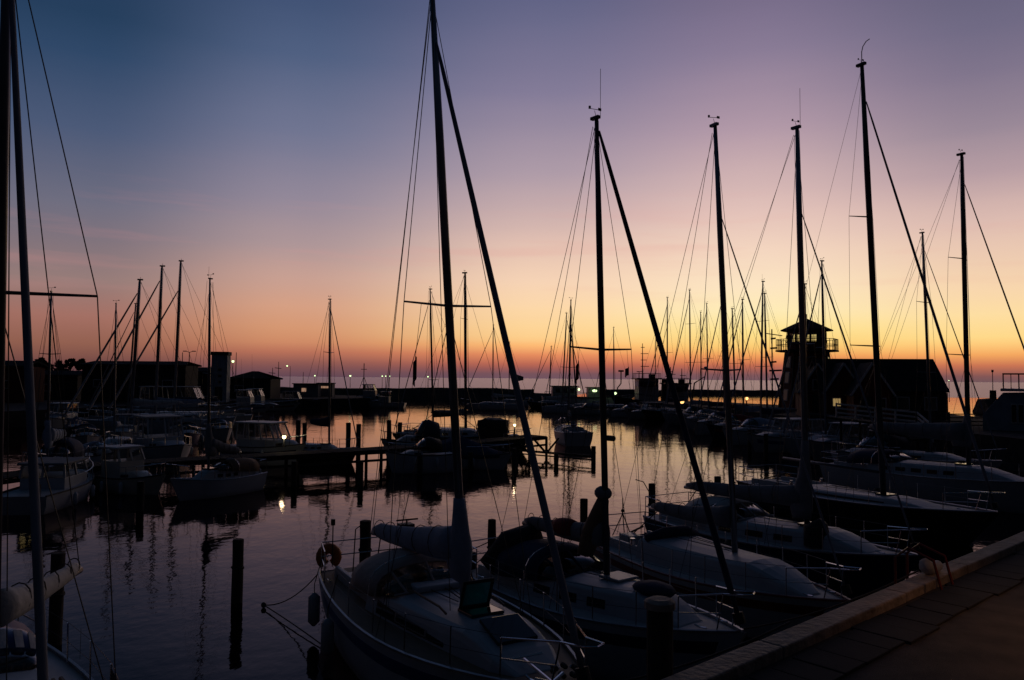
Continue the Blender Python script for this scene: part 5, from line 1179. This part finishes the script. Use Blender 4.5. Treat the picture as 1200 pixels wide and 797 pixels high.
# ------------------------------------------------------------------ the shore buildings
def shed(name, label, cat, px0, px1, z, ytop, ridge_y=None, depth=10, hip=0.0, wallm='darkwood', roofm='slate', group='dark sheds on the shore'):
    x0, x1 = gx(px0, z).x, gx(px1, z).x; ht = at((px0 + px1) / 2, ytop, z).z - 1.5
    rt = thing(name, label, cat, ((x0 + x1) / 2, z, 1.5), 0, group); w_ = x1 - x0; hw = w_ / 2
    rid = ht + .9 if ridge_y is None else at((px0 + px1) / 2, ridge_y, z + depth / 2).z - 1.5
    MB().box((0, depth / 2, ht / 2), (w_, depth, ht)).build('wall', wallm, rt)
    r_ = MB(); r_.loft([[Vector((x, -.4, ht - .1)), Vector((x - sg * hip, depth / 2, rid)), Vector((x, depth + .4, ht - .1)), Vector((x, depth + .4, ht + .1)), Vector((x - sg * hip, depth / 2, rid + .2)), Vector((x, -.4, ht + .1))] for x, sg in ((-hw - .3, -1), (hw + .3, 1))])
    r_.build('roof', roofm, rt)
    n = max(2, int(w_ / 4))
    for i in range(n):
        x = -hw + w_ * (i + .5) / n
        if i % 3 == 1: MB().box((x, -.03, 1.25), (2.2, .08, 2.5)).build('door', 'darkwood', rt)
        else:
            f_ = MB().box((x, -.03, ht * .5), (1.4, .08, 1.0)).build('window_frame', 'trim', rt); MB().box((x, -.05, ht * .5), (1.2, .08, .82)).build('window_pane', 'win', f_)
    return rt
shed('boat_hall', 'long dark hall with a flat ridge behind the tall raked masts', 'hall', 97, 218, 98, 428, 425.0, depth=4, hip=.8)
shed('shed', 'low shed stepping down beside the long hall', 'shed', 222, 248, 112, 436, 432, depth=4)
shed('boat_hall', 'broad dark brick hall with low hipped ridge past the blue tower', 'hall', 269, 318, 118, 444.0, 436.5, depth=5, hip=3.0)
shed('shed', 'dark shed behind the two masts at the picture edge', 'shed', -120, 30, 92, 429, 424, wallm='redwood', depth=4)
shed('shed', 'small shed at the foot of the trees', 'shed', 44, 92, 104, 440, 436, depth=4)
so = thing('silo_tower', 'pale blue square tower with a dark overhanging cap on the shore', 'tower', gx(259.5, 100, 1.5), rad(8))
hh = at(259.5, 412.5, 100).z - 1.5
MB().box((0, 0, hh / 2 - .15), (1.95, 1.95, hh - .3)).build('wall', 'bluewall', so); MB().box((0, 0, hh - .22), (2.15, 2.15, .45)).build('cap', 'darkwood', so)
MB().box((0, -1.0, 1.0), (.9, .06, 2.0)).build('door', 'darkwood', so)
for k in range(3): MB().box((.1, -1.0, 2.6 + .8 * k), (.4, .06, .3)).build('vent', 'darkwood', so)
kq = thing('quay_kiosk', 'tiny kiosk with a dimly lit window on the shore pier', 'kiosk', gx(361, 131, 1.5))
MB().box((0, 0, 1.05), (4.2, 2, 2.1)).build('wall', 'grey' if False else 'wall', kq); MB().box((0, 0, 2.18), (4.6, 2.4, .14)).build('roof', 'slate', kq)
MB().box((-.3, -1.02, 1.15), (.75, .06, .6)).build('window_pane', 'litdim', kq)
kq2 = thing('quay_kiosk', 'low cabin with a faint lit strip beside the dark sloop mast', 'kiosk', gx(383, 134, 1.5))
MB().box((0, 0, 1.1), (2.6, 2, 2.2)).build('wall', 'wall', kq2); MB().box((0, 0, 2.28), (2.9, 2.4, .14)).build('roof', 'slate', kq2)
MB().box((0, -1.02, 1.6), (1.9, .06, .34)).build('window_pane', 'litdim', kq2)

# trees behind the shore sheds
def tree(px, z, ytop, wpx, label, seed):
    rnd = random.Random(seed); p = gx(px, z, 1.5); rt = thing('tree', label, 'tree', p, 0, 'trees behind the shore sheds')
    ht = at(px, ytop, z).z - 1.5; wd_ = wpx * z / 900 / 2
    tb = MB(); tb.tube([(0, 0, 0), (.1, 0, ht * .4), (0, .1, ht * .8)], [.22, .16, .05], 7)
    for k in range(7):
        a = k * 2.3; z0 = ht * (.3 + .07 * k); tb.tube([(.05, 0, z0), (math.cos(a) * wd_ * .7, math.sin(a) * wd_ * .7, z0 + ht * .2)], [.08, .025], 5)
    tb.build('trunk', 'bark', rt)
    cr = MB(); cl = [(Vector((rnd.gauss(0, wd_ * .45), rnd.gauss(0, wd_ * .45), ht * rnd.uniform(.42, .93))), wd_ * rnd.uniform(.25, .5)) for _ in range(22)]
    for c, r in cl:
        for _ in range(70):
            d = Vector((rnd.gauss(0, 1), rnd.gauss(0, 1), rnd.gauss(0, 1))).normalized() * r * rnd.uniform(.5, 1.1); q_ = c + d
            if q_.z > ht: continue
            u = Vector((rnd.gauss(0, 1), rnd.gauss(0, 1), rnd.gauss(0, 1))).normalized() * .19; v = u.orthogonal().normalized() * .11
            cr.add([q_ - u, q_ + v, q_ + u, q_ - v], [(0, 1, 2, 3)])
    cr.build('crown', 'leaf', rt)
for i, (px, yt, wp, lb_) in enumerate(((50, 418, 14, 'small dense tree, lowest crown above the shed roof'), (60, 421, 16, 'flat topped tree between its taller neighbours'), (71, 421.5, 14, 'tree with a gap toward the tallest crown'), (83, 418, 10, 'slender upright tree, tallest of the shore trees'), (93, 419, 14, 'round tree at the end of the row by the long hall'))):
    tree(px, 112, yt, wp, lb_, 40 + i)

# ------------------------------------------------------------------ quay furniture and ropes
ld = thing('quay_ladder', 'steel ladder with curved handrails over the quay kerb', 'ladder', q(5.9, 0, QH))
lo_ = Vector(ld.location)
for o_ in (-.22, .22):
    a = q(5.9 + o_, 0, QH) - lo_
    MB().tube([a + QN * .55 + Vector((0, 0, .1)), a + QN * .45 + Vector((0, 0, .5)), a + QN * .1 + Vector((0, 0, .62)), a - QN * .09 + Vector((0, 0, .45)), a - QN * .09 + Vector((0, 0, -2.2))], .022, 6).build('handrail', 'redpaint', ld)
for k in range(7): MB().tube([q(5.68, -.09, QH - .1 - .28 * k) - lo_, q(6.12, -.09, QH - .1 - .28 * k) - lo_], .015, 5).build('rung', 'steel', ld)
cv = cover_tube(q(6.28, .12, QH + .22), q(6.72, .16, QH + .21), .11, .07, 1.1, seed=3).build('folded_canvas', 'coverwhite', None, True)
tag(cv, 'pale folded canvas lying on the timber kerb by the ladder', 'canvas')
def rope(label, pts, r=.012, sag=0.0, group='mooring lines of the sloops'):
    P = []
    for a, c in zip(pts, pts[1:]):
        for i in range(10):
            u = i / 10; p = Vector(a).lerp(Vector(c), u); p.z -= sag * 4 * u * (1 - u); P.append(p)
    P.append(Vector(pts[-1])); o = MB().tube(P, r, 6).build('mooring_line', 'rope', None, True); tag(o, label, 'rope', group); return o
def wl(rt, p): return Matrix.Rotation(rt.rotation_euler.z, 3, 'Z') @ Vector(p) + Vector(rt.location)
pA = gx(309, 16.0, .06)
d_ = ray(309, 709); pA = EYE + d_ * ((.06 - H) / d_.z)
rope('slack stern line running to a small float on the open water', [wl(A, hA.edge(.02, -1, 0, .0)), pA], .012, .18)
d2 = ray(386, 762); rope('wet line dipping from the small float toward the sloop hull', [pA, EYE + d2 * ((.03 - H) / d2.z)], .012, -.02)
fl = MB().ball(pA, .06, 8, 6).build('float', 'black', None, True); tag(fl, 'small dark float where two slack lines meet', 'float')
rope('stern line from the teak decked sloop to the thick pile', [wl(A, hA.edge(.03, 1, 0, .05)), gx(578.5, 18.7, 1.0)], .012, .1)
rope('stern line from the navy hooded sloop to its slim pile', [wl(B_, hB.edge(.03, -1, 0, .05)), gx(578.5, 18.7, .9)], .012, .1)
rope('bow line from the teak decked sloop to the quay', [wl(A, Vector((hA.x(.97), .15, hA.z(.97)))), q(2.3, .05, QH + .2)], .013, .1)
rope('bow line from the navy hooded sloop to the quay', [wl(B_, Vector((hB.x(.97), .15, hB.z(.97)))), q(6.2, .05, QH + .2)], .013, .12)
rope('bow line from the red railed sloop to the quay', [wl(Cc, Vector((hC.x(.97), .15, hC.z(.97)))), q(13.5, .05, QH + .2)], .013, .15)
# quay street lamp beside the camera, whose warm light reaches the paving and the nearest boat
st = thing('street_lamp', 'tall quay street lamp giving a weak warm light', 'street lamp', (8.7, 8.2, QH))
MB().tube([(0, 0, 0), (0, 0, 5.2)], [.07, .045], 8).build('post', 'black', st)
hd_ = MB().tube([(0, 0, 5.2), (0, 0, 5.32), (0, 0, 5.42)], [.10, .24, .05], 10).build('lamp_head', 'black', st)
MB().ball((0, 0, 5.12), .13, 10, 8).build('lamp_globe', 'lampwarm', hd_, True)
sp = bpy.data.lights.new('lamp_light', 'SPOT'); sp.color = (1.0, .46, .18); sp.energy = 420; sp.spot_size = rad(100); sp.spot_blend = .8; sp.shadow_soft_size = .12
so_ = bpy.data.objects.new('lamp_light', sp); C.objects.link(so_); so_.location = (0, 0, 4.95); so_.parent = st
